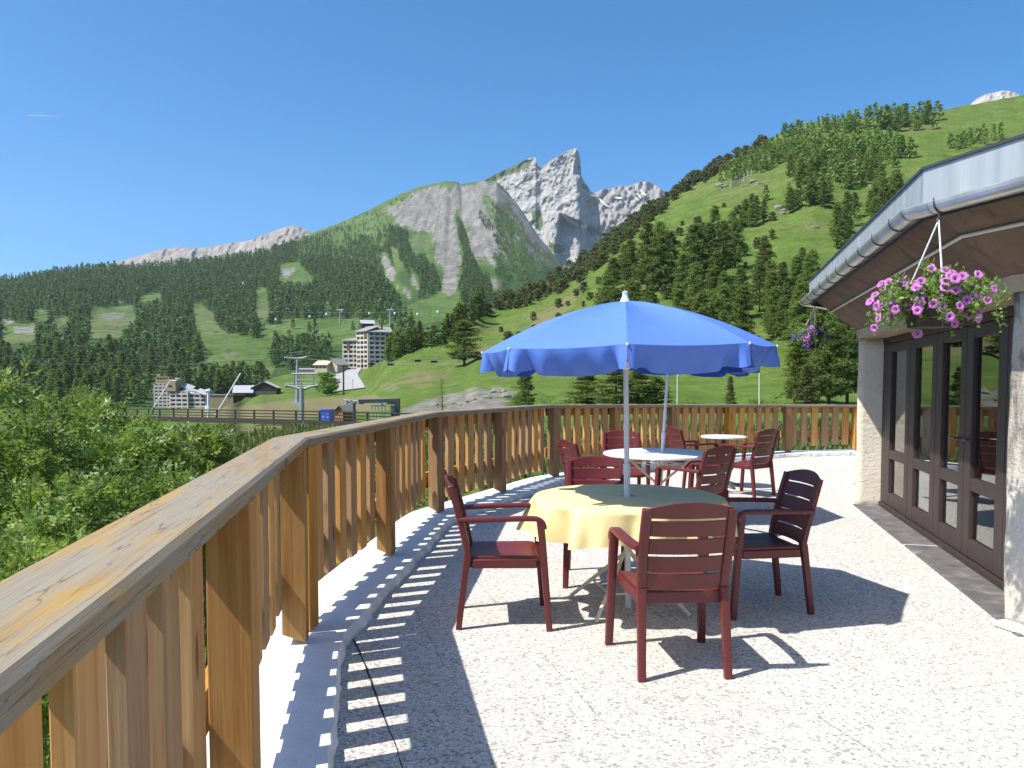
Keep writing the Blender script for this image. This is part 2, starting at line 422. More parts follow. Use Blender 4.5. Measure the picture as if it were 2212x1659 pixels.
def m_terrain(name, g1, g2, dry, rock1, rock2, floor_c, nscale, bscale, bstr=.4, bdist=1.0, st=(5, .8, .9), dk=.72):
    """zone.r rock/scree, zone.g dry/bare earth, zone.b shrubs and forest floor"""
    k = NT(name); p = k.pos(); z = k.n('SeparateColor', {'Color': k.attr('zone', 'Color')})
    n1 = k.noise(nscale, p, 7, .62); n2 = k.noise(nscale*7, p, 5, .6); n3 = k.noise(nscale*.25, p, 4)
    g = k.mix(k.ramp(n1, [(.35, 0.0), (.65, 1.0)]), g1, g2)
    g = k.mix(k.math('MULTIPLY', k.ramp(n3, [(.5, 0.0), (.72, 1.0)]), .5), g, dry)
    g = k.mix(k.math('MULTIPLY', k.ramp(n2, [(.36, 1.0), (.6, 0.0)]), .55), g, tuple(c*.5 for c in g1))
    g = k.mix(k.math('MULTIPLY', k.ramp(k.noise(nscale*2.3, p, 6, .7), [(.54, 0.0), (.7, 1.0)]), .45), g, dry)
    jit = k.math('MULTIPLY', k.math('SUBTRACT', k.math('ADD', k.math('MULTIPLY', n1, .6), k.math('MULTIPLY', n2, .4)), .5), 1.5)
    def msk(s): return k.n('MapRange', {'Value': k.math('ADD', s, jit), 'From Min': .38, 'From Max': .62}).outputs[0]
    g = k.mix(msk(z.outputs[2]), g, floor_c)
    g = k.mix(msk(z.outputs[1]), g, k.mix(n2, dry, tuple(x*.75 for x in dry)))
    strat = k.noise(1.0, k.mapping(p, tuple(nscale*q for q in st), (R(8), R(24), R(-12))), 7, .68, .6)
    rk = k.ramp(k.math('ADD', k.math('MULTIPLY', strat, .6), k.math('MULTIPLY', n2, .4)), [(.36, tuple(x*dk for x in rock1)), (.46, rock1), (.62, rock2)])
    col = k.mix(msk(z.outputs[0]), g, rk)
    k.bump(k.math('ADD', n1, k.math('MULTIPLY', n2, .6)), bstr, bdist)
    return k.fin(col, .95, .08)
M['meadow'] = m_terrain('alpine meadow', (.066, .115, .020), (.115, .17, .032), (.165, .15, .07), (.15, .14, .12), (.24, .225, .19), (.03, .055, .012), .09, .5, .5, .6)
M['hill'] = m_terrain('mountain slope', (.060, .11, .024), (.10, .155, .04), (.17, .145, .10), (.138, .131, .117), (.238, .227, .202), (.04, .075, .022), .012, .05, .6, 6)
M['rock'] = m_terrain('pale limestone', (.085, .13, .03), (.12, .16, .04), (.3, .26, .2), (.27, .258, .232), (.42, .40, .362), (.03, .05, .015), .012, .05, .55, 5, (2.0, 2.0, 4.0), .80)
M['farrock'] = m_terrain('far scree', (.1, .13, .05), (.13, .15, .06), (.28, .23, .17), (.21, .19, .17), (.32, .295, .265), (.05, .07, .03), .006, .02, .8, 14)
M['snow'] = plain('old snow', (.62, .64, .66), .6, .3, var=.04)
M['boulder'] = plain('pale boulder', (.21, .19, .155), .9, .2, var=.3, scale=2, bump=.6, bscale=6)
M['gravel'] = plain('gravel road', (.27, .27, .265), .95, .1, var=.12, scale=.3)
# ------------------------------------------------------------------ terrace, kerb, railing
def pt2(p): return np.array([p[0], p[1]])
Ztop = 1.15
Gn = pt2(gnd(0, 1480, Ztop)); Ga = pt2(gnd(665, 945, Ztop)); Gb = pt2(gnd(945, 890, Ztop)); Gc = pt2(gnd(1195, 873, 1.155))
dn = (Gn-Ga)/np.linalg.norm(Gn-Ga)
Gs = Ga+dn*6.2
Gx = pt2(at(1450, 873.5, Gc[1]+2.45)); Gd = pt2(at(1697, 873.5, Gx[1]+1.75)); Ge = Gd+np.array([math.sin(R(76)), math.cos(R(76))])*3.4
Gf = Ge+np.array([math.sin(R(94)), math.cos(R(94))])*3.4
GL = [Gs, Ga, Gb, Gc, Gx, Gd, Ge, Gf]
def topz(x, y, d): return EYE[2]+(HORIZON-y)/F*d
ZT = [Ztop, Ztop, Ztop, 1.15, topz(0, 873.5, Gx[1]), topz(0, 874, Gd[1]), topz(0, 875, Ge[1]), 1.0]
def offset(poly, d):
    """offset to the right-hand side of travel (towards the terrace) by d"""
    out = []; n = len(poly)
    for i in range(n):
        ns = []
        for a, b in ((i-1, i), (i, i+1)):
            if a < 0 or b >= n: continue
            t = poly[b]-poly[a]; t = t/np.linalg.norm(t); ns.append(np.array([t[1], -t[0]]))
        m = sum(ns); m = m/np.linalg.norm(m); out.append(poly[i]+m*(d/max(.3, m@ns[0])))
    return out
def v3(p, z): return np.array([p[0], p[1], z])
railing = empty('wooden_railing', 'long timber balustrade of upright slats under a weathered handrail, along the terrace edge', 'railing')
def seg_prism(mb, i, o0, o1, z0f, z1f, poly=GL, trim=0.0):
    A, B = offset(poly, o0), offset(poly, o1)
    p = [A[i], A[i+1], B[i+1], B[i]]
for i in range(len(GL)-1):                      # handrail planks, mitred
    n = 14; mb = MB(); prof = [(0.0, -.047), (.006, -.052), (.182, -.052), (.19, -.044), (.19, -.008), (.180, 0), (.012, .001), (0, -.010)]
    L = np.linalg.norm(GL[i+1]-GL[i]); offs = {o: offset(GL, -o) for o, _ in prof}
    vs = []; fs = []; U = []; uo = (random.random()*30, random.random()*30); m = len(prof)
    per = [0]
    for j in range(m): q = np.subtract(prof[(j+1) % m], prof[j]); per.append(per[-1]+math.hypot(*q))
    for k in range(n+1):
        t = k/n; t2 = .0006+.9988*t
        for (o, dz) in prof:
            p = offs[o][i]*(1-t2)+offs[o][i+1]*t2; z = ZT[i]*(1-t)+ZT[i+1]*t
            wob = .004*float(vnoise(p[0]*3, p[1]*3, o*20+dz*40)) if 0 < k < n else 0
            vs.append((p[0]+wob*.7, p[1], z+dz+wob*.7))
    for k in range(n):
        for j in range(m):
            j2 = (j+1) % m
            fs.append((k*m+j, k*m+j2, (k+1)*m+j2, (k+1)*m+j))
            U.append([(uo[0]+L*k/n, uo[1]+per[j]), (uo[0]+L*k/n, uo[1]+per[j+1]), (uo[0]+L*(k+1)/n, uo[1]+per[j+1]), (uo[0]+L*(k+1)/n, uo[1]+per[j])])
    fs += [tuple(reversed(range(m))), tuple(n*m+j for j in range(m))]; U += [[(0, 0)]*m, [(0, 0)]*m]
    mb.add(vs, fs, U, .35+.3*random.random()); mb.build('handrail', M['rail'], railing, 35)
KERB_H = .075
post_mesh_count = 0
for i in range(len(GL)-1):
    a, b = GL[i], GL[i+1]; L = np.linalg.norm(b-a); t = (b-a)/L; nr = np.array([t[1], -t[0]])
    def zt(s): return ZT[i]*(1-s/L)+ZT[i+1]*s/L-.052
    posts = [.09, L/2] if i else [L-.16-1.7*k for k in (1, 2, 3)]
    if i == 0: posts = sorted(posts)+[L-.10]
    ends = sorted(posts)
    for s in ends:
        mb = MB(); c = a+t*s+nr*(-.067); z0 = KERB_H+.012; z1 = zt(s)-.001
        # post with a slanted foot
        h = .062; w = .066
        P = []
        for (ss, oo) in ((-w, -h), (w, -h), (w, h), (-w, h)):
            q = c+t*ss+nr*oo
            P.append((q[0], q[1], z0+(.05 if oo < 0 else 0))); P.append((q[0], q[1], z1))
        fs = []; U = []; uo = (random.random()*20, random.random()*20)
        for j in range(4):
            k = (j+1) % 4; fs.append((2*j, 2*k, 2*k+1, 2*j+1)); U.append([(uo[0]+0, uo[1]+j*.13), (uo[0], uo[1]+j*.13+.13), (uo[0]+1, uo[1]+j*.13+.13), (uo[0]+1, uo[1]+j*.13)])
        fs += [(6, 4, 2, 0), (1, 3, 5, 7)]; U += [[(0, 0), (.1, 0), (.1, .1), (0, .1)]]*2
        mb.add(P, fs, U); bevel(mb.build('post', M['post'], railing), .004, 2)
    # bays of slats between posts
    st = [0.0]+ends+[L]
    for q in range(len(st)-1):
        s0, s1 = st[q]+(.066 if q else 0), st[q+1]-(.066 if q < len(st)-2 else 0)
        if s1-s0 < .3: continue
        nsl = max(2, int(round((s1-s0)/.245))); mb = MB(); pitch = (s1-s0)/nsl
        for k in range(nsl):
            s = s0+(k+.5)*pitch+random.uniform(-.006, .006); c = a+t*s+nr*(-.1415)
            lo = (.275 if i == 0 else .232 if i == 1 else .195)+random.uniform(-.012, .012); hi = zt(s)-.004
            wv = np.array([*(t*((.067 if i < 2 else .070)+random.uniform(-.003, .003)+.001)), 0]); lean = random.uniform(-.004, .004)
            mb.box(v3(c, (lo+hi)/2), np.array([lean*t[0], lean*t[1], (hi-lo)/2]), wv, np.array([*(nr*.0205), 0]))
        bevel(mb.build('slat_panel', M['slat'], railing), .0035, 1)
    for (zr, hh) in ((.435, .068), (None, .055)):
        mb = MB(); o = -.1595-.022
        A, B = a+t*.02+nr*o, b-t*.02+nr*o
        za, zb = (zr, zr) if zr else (zt(0)-.062, zt(L)-.062)
        mb.box(v3((A+B)/2, (za+zb)/2), np.array([*((B-A)/2), (zb-za)/2]), np.array([0, 0, hh]), np.array([*(nr*.021), 0]))
        mb.build('cross_rail', M['post'], railing)
# kerb (irregular inner edge)
mb = MB(); inner = offset(GL, .165); outer = offset(GL, -.33)
def dense(poly, step=.06):
    out = []
    for i in range(len(poly)-1):
        L = np.linalg.norm(poly[i+1]-poly[i]); n = max(1, int(L/step))
        out += [poly[i]+(poly[i+1]-poly[i])*k/n for k in range(n)]
    return out+[poly[-1]]
def smoothpoly(pl, it=14):
    pl = np.array(pl)
    for _ in range(it): pl[1:-1] = (pl[:-2]+2*pl[1:-1]+pl[2:])/4
    return pl
din = smoothpoly(dense(inner)); n = len(din); K = len(din)
T = np.gradient(din, axis=0); T /= np.linalg.norm(T, axis=1)[:, None]; NR = np.stack([T[:, 1], -T[:, 0]], 1)
jag = .012*fbm(np.arange(n)*.9, 0, 3, 3)+.02*fbm(np.arange(n)*.12, 4, 0, 2)
ed = din+NR*jag[:, None]
wd = .50
rows = [(ed+NR*.012, -.02), (ed+NR*(.012+.006*RS.randn(n, 1)), .02), (ed, KERB_H*.92), (ed-NR*.005, KERB_H), (din-NR*.16, KERB_H+.004), (din-NR*wd, KERB_H+.002), (din-NR*(wd+.002), -.35)]
V = np.concatenate([np.concatenate([p, np.full((n, 1), z)], 1) for p, z in rows]); Fq = []
for r in range(len(rows)-1):
    for k in range(n-1): Fq.append((r*n+k, r*n+k+1, (r+1)*n+k+1, (r+1)*n+k))
Fq = np.array(Fq)[:, ::-1]
kerb = npmesh('kerb', V, Fq, M['kerb']); tag(kerb, kind='structure')
# ------------------------------------------------------------------ building frame
P0 = pt2(gnd(1847, 1091)); P1 = pt2(gnd(2168, 1346)); wv = P1-P0; WL = np.linalg.norm(wv); wv = wv/WL; on = np.array([wv[1], -wv[0]])  # outward
if on[0] > 0: on = -on
def rot(v, a): c, s = math.cos(a), math.sin(a); return np.array([v[0]*c-v[1]*s, v[0]*s+v[1]*c])
w0 = rot(wv, R(-32)); w2 = rot(wv, R(32))
n0 = np.array([w0[1], -w0[0]]); n2_ = np.array([w2[1], -w2[0]])
if n0@on < 0: n0 = -n0
if n2_@on < 0: n2_ = -n2_
BL = [P0-w0*4.8-rot(w0, R(-32))*4.8, P0-w0*4.8, P0, P1, P1+w2*4.8, P1+w2*4.8+rot(w2, R(32))*4.8]    # travels far -> near, outward = right side? (checked below)
def boff(d):
    r = offset(BL, d); return r if (r[2]-BL[2])@on*np.sign(d if d else 1) > 0 else offset(BL, -d)
# terrace floor: one sheet from under the kerb to inside the building
fl = [tuple(p) for p in (offset(GL, -.1))]+[(30, Gf[1]+.5), (30, -6), (Gs[0]-.5, -6)]
me = bpy.data.meshes.new('terrace_floor'); me.from_pydata([(x, y, 0) for x, y in fl]+[(x, y, -.35) for x, y in fl], [], [list(range(len(fl)))[::-1], [len(fl)+i for i in range(len(fl))]])
me.materials.append(M['floor']); tf = mobj('terrace_floor', me)
if me.polygons[0].normal.z < 0: me.flip_normals()
tag(tf, kind='structure')
mb = MB(); pl = offset(GL, -.337)
for i in range(len(pl)-1):
    A, B = pl[i], pl[i+1]; mb.add([v3(A, -5), v3(B, -5), v3(B, -.34), v3(A, -.34)], [(0, 1, 2, 3)])
tw = mb.build('retaining_wall', M['terrace_wall']); tag(tw, kind='structure')
# open joint between floor slabs beside the kerb
jp = [gnd(x, y)[:2] for x, y in ((738, 1345), (765, 1385), (790, 1440), (822, 1530), (850, 1600), (872, 1665), (905, 1760))]; jw = [.005, .006, .005, .006, .003, .002, .002]; V = []; Fq = []
jp2 = dense(jp, .03)
for k, q in enumerate(jp2):
    t_ = k/(len(jp2)-1)*(len(jw)-1); i_ = min(int(t_), len(jw)-2); w_ = jw[i_]*(1-t_+i_)+jw[i_+1]*(t_-i_); w_ *= 1+.5*float(vnoise(k*.7, 3, 0)); o_ = .002*float(vnoise(k*.35, 9, 0))
    V += [(q[0]+o_-w_, q[1], .004), (q[0]+o_+w_, q[1], .004)]
    if k: Fq.append((2*k-2, 2*k-1, 2*k+1, 2*k))
o = npmesh('terrace_joint', V, Fq, M['old_wood']); tag(o, kind='structure')
# ------------------------------------------------------------------ restaurant building
bld = empty('restaurant_building', 'low plastered terrace building with zinc edged roof, brown soffit and glazed doors', 'building')
REC = .30
def W(s, o, z): q = P0+wv*s+on*o; return np.array([q[0], q[1], z])
w3 = np.array([*wv, 0]); o3 = np.array([*on, 0]); z3 = np.array([0, 0, 1.0])
def wbox(mb, s0, s1, o0, o1, z0, z1, t=None, long='z'):
    c = W((s0+s1)/2, (o0+o1)/2, (z0+z1)/2); a, b, h = w3*(s1-s0)/2, o3*(o1-o0)/2, z3*(z1-z0)/2
    if long == 'z': mb.box(c, h, a, b, t)
    else: mb.box(c, a, h, b, t)
LH = 1.975
def rough(o, lv=5, s=.018, sc=3.0):
    """irregular plaster faces"""
    bm = bmesh.new(); bm.from_mesh(o.data); bmesh.ops.triangulate(bm, faces=[f for f in bm.faces if len(f.verts) > 4])
    for _ in range(lv):
        ee = [e for e in bm.edges if e.calc_length() > .14]
        if not ee: break
        bmesh.ops.subdivide_edges(bm, edges=ee, cuts=1, use_grid_fill=True)
    bm.normal_update(); nn = [v.normal.copy() for v in bm.verts]
    for v, q in zip(bm.verts, nn):
        p = v.co; k = float(fbm(p.x*sc, p.y*sc, p.z*sc, 3)); v.co = p+q*k*s
    for f in bm.faces: f.smooth = True
    bm.to_mesh(o.data); bm.free()
import bmesh
# far pillar: wedge between the door wall and the facade that turns away
B0 = boff(0); Bi = boff(-REC-.02)
pf = [P0, P0-w0*.55, P0-w0*.55-n0*.5, P0+wv*.02-on*.62, P0+wv*.02-on*.0]
def poly_ccw(p):
    a = sum(p[i][0]*p[(i+1) % len(p)][1]-p[(i+1) % len(p)][0]*p[i][1] for i in range(len(p))); return p if a > 0 else p[::-1]
mb = MB(); mb.prism(poly_ccw(pf), -.05, LH-.002); o = mb.build('pillar', M['plaster'], bld); rough(o, s=.010)
pn = [P1-wv*.02, P1-wv*.02-on*.62, P1+w2*.9-n2_*.62, P1+w2*.9, P1]
mb = MB(); mb.prism(poly_ccw(pn), -.05, LH-.002); o = mb.build('pillar', M['plaster_stained'], bld); rough(o)
# plinth foot of the near pillar
mb = MB(); q = [P1+on*.0+wv*.02, P1+w2*.02+n2_*.11+on*.01, P1+w2*1.2+n2_*.17, P1+w2*1.2]
mb.prism(poly_ccw(q), 0.003, .035); o = bevel(mb.build('plinth', M['kerb'], bld), .012, 2)
# solid walls of the other facades
for (a, b, nn) in ((BL[1], P0-w0*.56, n0), (P1+w2*.91, BL[4], n2_)):
    mb = MB(); mb.prism(poly_ccw([a, b, b-nn*.3, a-nn*.3]), -.05, LH-.004); mb.build('wall', M['plaster'], bld)
# lintel strip
def strip(mb, o0, o1, z0, z1, ii=range(len(BL)-1)):
    A, B = boff(o0), boff(o1)
    for i in ii:
        mb.add([v3(A[i], z0), v3(A[i+1], z0), v3(B[i+1], z1), v3(B[i], z1)], [(0, 1, 2, 3)], [[(0, 0), (4.8, 0), (4.8, 1), (0, 1)]])
mb = MB(); strip(mb, -.40, .02, LH, LH); strip(mb, .02, .025, LH, LH+.10); strip(mb, -.4, -.4, LH, LH+.3); strip(mb, .025, -.02, LH+.10, LH+.1005)
mb.build('lintel', M['lintel'], bld)
FB, FT, OV = 2.49, 2.685, .54
mb = MB(); strip(mb, .018, OV-.06, LH+.099, FB-.03)
mb.build('soffit', M['soffit'], bld)
mb = MB(); strip(mb, OV-.06, OV-.02, FB-.03, FB-.01); strip(mb, OV-.02, OV-.02, FB-.095, FB+.02)
mb.build('fascia_board', M['dark_steel'], bld)
A = boff(OV); mb = MB()
for i in range(len(BL)-1):
    L = np.linalg.norm(A[i+1]-A[i])
    mb.add([v3(A[i], FB), v3(A[i+1], FB), v3(A[i+1], FT), v3(A[i], FT)], [(0, 1, 2, 3)], [[(i*7, 0), (i*7+L, 0), (i*7+L, .2), (i*7, .2)]])
C = boff(OV-.021)
for i in range(len(BL)-1):
    mb.add([v3(A[i], FB), v3(C[i], FB), v3(C[i+1], FB), v3(A[i+1], FB)], [(0, 1, 2, 3)])
mb.build('fascia', M['zinc'], bld)
mb = MB(); strip(mb, OV+.012, OV+.012, FT-.004, FT+.012); strip(mb, OV+.012, OV-.05, FT+.012, FT+.013); strip(mb, OV+.012, OV+.0, FT-.004, FT-.004)
inr = boff(OV-.05); cen = P0+wv*2.4-on*9
for i in range(len(BL)-1): mb.add([v3(inr[i], FT+.013), v3(inr[i+1], FT+.013), v3(cen, FT+.5)], [(0, 1, 2)])
mb.build('roof', M['dark_steel'], bld)
# gutter: half-round channel with brackets
GZ, GR, GO = 2.452, .058, OV+.055
prof = [(math.cos(a), math.sin(a)) for a in np.linspace(math.pi, 2*math.pi, 11)]
mb = MB()
full = [(GO+GR*c, GZ+GR*s) for c, s in prof]+[(GO+GR-.004, GZ+.006)]+[(GO+(GR-.004)*c, GZ+(GR-.004)*s) for c, s in prof[::-1]]
offs = [boff(o) for o, z in full]
for i in range(len(BL)-1):
    for j in range(len(full)-1):
        mb.add([v3(offs[j][i], full[j][1]), v3(offs[j][i+1], full[j][1]), v3(offs[j+1][i+1], full[j+1][1]), v3(offs[j+1][i], full[j+1][1])], [(0, 1, 2, 3)])
gut = mb.build('gutter', M['gutter'], bld, 50)
gl = boff(GO)
def gframe(i, t):
    a, b = gl[i], gl[i+1]; d = (b-a)/np.linalg.norm(b-a); nn = np.array([d[1], -d[0]]); nn = nn if nn@on > -.2 and nn@(a-cen) > 0 else -nn
    return a+(b-a)*t, d, nn
for i, cnt in ((2, 10), (3, 9)):
    for k in range(cnt):
        c, d, nn = gframe(i, (k+.35)/cnt); mb = MB()
        path = [v3(c+nn*(GR+.004)*math.cos(a), GZ+(GR+.004)*math.sin(a)) for a in np.linspace(math.pi*.86, 2.08*math.pi, 11)]
        path = [v3(c-nn*.075, GZ+.035)]+path
        mb.tube(path, .0045, 5); mb.build('gutter_bracket', M['rust'] if (i == 3 and k == 2) else M['dark_steel'], gut)
# joint collars
for i, t in ((2, .985), (3, .02), (2, .6), (3, .36)):
    c, d, nn = gframe(i, t); mb = MB()
    path = [v3(c-d*.05, GZ-.002), v3(c+d*.05, GZ-.002)]
    pr = [(GR+.003)*np.array([math.cos(a), math.sin(a)]) for a in np.linspace(math.pi, 2*math.pi, 11)]
    vs = []
    for s in (-.05, .05):
        for q in pr: vs.append(v3(c+d*s+nn*q[0], GZ+q[1]))
    mb.add(vs, [(j, j+1, 12+j-0, 11+j) for j in range(10)]); mb.build('gutter_joint', M['gutter'], gut, 50)
# conduit along the soffit with short stays
cl = boff(.31); mb = MB(); zc = 2.300
mb.tube([v3(p, zc) for p in cl], .011, 8); cond = mb.build('conduit', M['cream_metal'], bld, True)
a, b = cl[2], cl[3]; a2, b2 = gl[2], gl[3]; mb = MB()
for k in range(5):
    t = (k+.6)/5; mb = MB(); mb.tube([v3(a*(1-t)+b*t, zc), v3(a2*(1-t)+b2*t-on*.03, GZ-.05)], .0016, 5); mb.build('stay_wire', M['dark_steel'], cond)
# threshold stones
tb = MB()
for (s0, s1) in ((-.02, 2.36), (2.385, 4.90)):
    wbox(tb, s0, s1, -REC+.02, .02, -.02, .014)
o = bevel(tb.build('threshold', M['stone'], bld), .004, 1)
tb = MB(); wbox(tb, 2.36, 2.385, -REC+.02, .02, -.02, .011); tb.build('threshold_joint', M['kerb'], bld)
# glazed front
dz = -REC
front = [(.40, 1.06), (1.41, 1.99), (2.30, 2.80), (3.09, 3.62), (3.97, 4.52)]
edges = [-.10, 1.21, 2.13, 2.935, 3.79, 4.80]
mb = MB(); wbox(mb, -.10, 4.80, dz-.06, dz+.05, .0, .065, long='s'); wbox(mb, -.10, 4.80, dz-.05, dz+.035, 1.905, LH-.001, long='s')
bevel(mb.build('door_frame', M['door'], bld), .006, 2)
names = ['fixed_window', 'door', 'door', 'door', 'door']
for k, (p0, p1) in enumerate(front):
    e0, e1 = edges[k]+.006, edges[k+1]-.006; mb = MB(); th = .03
    o0, o1 = dz-.03, dz+.03
    zs = [(.07, .215), (.60, .70), (1.80, 1.90)]
    wbox(mb, e0, p0, o0, o1, .07, 1.9); wbox(mb, p1, e1, o0, o1, .07, 1.9)
    for (za, zb) in zs: wbox(mb, p0-.001, p1+.001, o0+.002, o1-.002, za, zb, long='s')
    d = bevel(mb.build(names[k], M['door'], bld), .007, 2)
    for (za, zb) in ((.215, .60), (.70, 1.80)):
        mb = MB(); mb.add([W(p0-.005, dz-.002, za-.005), W(p1+.005, dz-.002, za-.005), W(p1+.005, dz-.002, zb+.005), W(p0-.005, dz-.002, zb+.005)], [(0, 1, 2, 3)])
        mb.build('glass_pane', M['glass'], d)
    if k in (2, 3):
        mb = MB(); s = p1+.05 if k == 2 else p0-.05
        mb.tube([W(s, dz+.03, 1.0), W(s, dz+.075, 1.0), W(s+(.1 if k == 3 else -.1), dz+.075, 1.0)], .009, 8); mb.build('handle', M['dark_steel'], d, True)
# interior room
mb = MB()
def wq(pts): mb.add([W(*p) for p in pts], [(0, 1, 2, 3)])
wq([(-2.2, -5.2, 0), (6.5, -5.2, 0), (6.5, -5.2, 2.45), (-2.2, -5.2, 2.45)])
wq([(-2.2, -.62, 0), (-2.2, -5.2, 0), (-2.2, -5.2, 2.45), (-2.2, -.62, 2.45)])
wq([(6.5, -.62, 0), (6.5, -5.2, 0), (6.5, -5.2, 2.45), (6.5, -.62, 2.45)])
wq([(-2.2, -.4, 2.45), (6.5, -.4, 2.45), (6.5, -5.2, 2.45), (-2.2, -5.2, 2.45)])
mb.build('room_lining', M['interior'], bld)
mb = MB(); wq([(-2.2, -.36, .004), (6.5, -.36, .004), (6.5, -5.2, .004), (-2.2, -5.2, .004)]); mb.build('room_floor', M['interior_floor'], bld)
# things seen inside through the glass
def hit(x, y, o):      # sight line to the plane at wall offset o
    r = ray(x, y); nvec = np.array([*on, 0]); p0 = W(0, o, 0); t = ((p0-EYE)@nvec)/(r@nvec); return EYE+r*t
wb = empty('display_panel', 'white rounded panel standing inside behind the glass doors', 'panel', hit(2018, 1015, -.55)*np.array([1, 1, 0]))
ang = math.atan2(wv[1], wv[0])
wb.rotation_euler = (0, 0, ang)
mb = MB(); pr = [(-.42, .42), (.42, .42), (.42, 1.0), (.36, 1.14), (.2, 1.18), (-.2, 1.18), (-.36, 1.14), (-.42, 1.0)]
mb.add([(x, -.02, z) for x, z in pr]+[(x, .02, z) for x, z in pr], [tuple(range(8)), tuple(reversed(range(8, 16)))]+[(i, i+8, (i+1) % 8+8, (i+1) % 8) for i in range(8)]); mb.build('board', M['white_resin'], wb)
for s in (-.3, .3):
    mb = MB(); mb.tube([(s, 0, .42), (s, 0, .02)], .014); mb.tube([(s, -.2, .012), (s, .2, .012)], .012); mb.build('leg', M['grey_steel'], wb)
def cone(x, y, o, mat, h, r, label):
    p = hit(x, y, o); t = empty('floor_cone', label, 'cone', (p[0], p[1], 0))
    mb = MB(); mb.lathe([(r, .02), (r*.95, .03), (.02, h), (0, h+.005)], 20); mb.build('cone_body', mat, t, True)
    mb = MB(); mb.box((0, 0, .012), (r*1.25, 0, 0), (0, r*1.25, 0), (0, 0, .010)); mb.build('base', mat, t)
M['orange'] = plain('orange plastic', (.6, .2, .06), .5)
cone(1990, 1112, -.44, M['white_resin'], .40, .10, 'white cone on the floor behind the second glass leaf from the far pillar')
cone(2044, 1145, -.44, M['white_resin'], .42, .10, 'white cone on the floor behind the middle glass door')
cone(2105, 1165, -.5, M['orange'], .34, .07, 'small orange cone on the floor behind the nearest glass door')
# ------------------------------------------------------------------ chairs
def make_chair():
    t = empty('garden_chair', 'x', 'chair')
    mat = M['burgundy']
    yb = lambda z: -.215-.115*((z-.43)/.45)**1.15 if z > .43 else -.215
    # seat
    mb = MB()
    def sf(u, v):
        x = (u-.5)*.445*(1-.06*(1-v)); y = -.205+v*.435
        z = .428-.016*math.sin(math.pi*min(1, u))*(1-.5*abs(2*v-1))+.012*(v > .9)*0-.028*max(0, (v-.86)/.14)**2+.004*math.cos(2*math.pi*u)
        return (x, y, z)
    mb.slab(sf, 10, 12, (0, 0, -.022))
    for (a, b, h) in (((-.205, .2, .385), (.205, .2, .385), .052), ((-.2, -.2, .39), (.2, -.2, .39), .06), ((-.212, -.19, .387), (-.222, .19, .387), .052), ((.212, -.19, .387), (.222, .19, .387), .052)):
        A, B = np.array(a), np.array(b); d = (B-A)/2; sd = np.cross(d/np.linalg.norm(d), [0, 0, 1])*.011
        mb.box((A+B)/2, d, (0, 0, h/2), sd)
    bevel(mb.build('seat', mat, t, True), .004, 2)
    # backrest: stiles, slats and arched top board
    mb = MB()
    for s in (-1, 1):
        path = [(s*(.206+.004*math.sin((z-.42)*7)), yb(z)+.006, z) for z in np.linspace(.40, .845, 12)]
        mb.sweep(path, rrect(.046, .034), (0, 1, 0))
    cv = lambda x: -.030*(1-(x/.2)**2)
    for k in range(5):
        z0 = .437+.0905*k; z1 = z0+.0795; top = k == 4
        if top: z1 = .845
        def bf(u, v, z0=z0, z1=z1, top=top):
            x = (u-.5)*(.372 if not top else .43)
            zz1 = z1+(.036*(1-(2*u-1)**2) if top else 0); z = z0+(zz1-z0)*v
            return (x, yb(min(z, .9))+cv(min(max(x, -.2), .2)), z)
        mb.slab(bf, 12, 3, (0, .017, -.002))
    bevel(mb.build('backrest', mat, t, True), .003, 2)
    # legs
    for s in (-1, 1):
        mb = MB(); mb.sweep(cr([(s*.262, .262, 0), (s*.254, .238, .30), (s*.250, .222, .50), (s*.248, .208, .635)], 4), rrect(.05, .042), (0, 1, 0), [(.82, .85)]+[(.82+.18*i/12, .85+.15*i/12) for i in range(1, 13)])
        mb.build('leg', mat, t, 40)
    for s in (-1, 1):
        mb = MB(); mb.sweep(cr([(s*.215, -.268, 0), (s*.210, -.235, .28), (s*.207, -.214, .44)], 5), rrect(.046, .042), (0, 1, 0), [(.82+.018*i, .82+.018*i) for i in range(11)])
        mb.build('leg', mat, t, 40)
    for s in (-1, 1):
        mb = MB(); mb.sweep(cr([(s*.247, .232, .598), (s*.247, .226, .628), (s*.247, .20, .650), (s*.248, .15, .657), (s*.250, 0, .655), (s*.243, -.15, .651), (s*.226, -.262, .648)], 5), rrect(.056, .027, .6), (0, 0, 1))
        mb.build('armrest', mat, t, 40)
    return t
chair0 = make_chair(); used = []
def chair(x, y, heading, label, group):
    o = chair0 if not used else dup(chair0); used.append(o)
    o.location = (x, y, 0); o.rotation_euler = (0, 0, R(heading-90)); o['label'] = label; o['group'] = group
G1, G2 = 'burgundy chairs round the yellow table', 'burgundy chairs round the white tables'
def mid(*ps): return np.mean([gnd(*p)[:2] for p in ps], 0)
c1 = mid((1386, 1468), (1568, 1461), (1321, 1394), (1511, 1389)); chair(*c1, 95, 'burgundy slatted armchair seen from behind, nearest the camera at the yellow table', G1)
c2 = mid((1004, 1360), (1187, 1360), (1161, 1307), (999, 1314)); chair(*c2, 2, 'burgundy armchair between the railing and the yellow table, seen side on with sunlit seat', G1)
c3 = mid((1738, 1327), (1677, 1287))+np.array([-.235, -.02]); chair(*c3, 187, 'armchair in parasol shade between the yellow table and the glass doors', G1)
c4 = gnd(1224, 1250)[:2]+np.array([.24, .0]); chair(*c4, -91, 'burgundy armchair facing the camera on the far side of the yellow table', G1)
YT = gnd(1355, 1311)[:2]
WT = at(1423, 977, 8.05)[:2]; BT = at(1563, 942, 10.6)[:2]
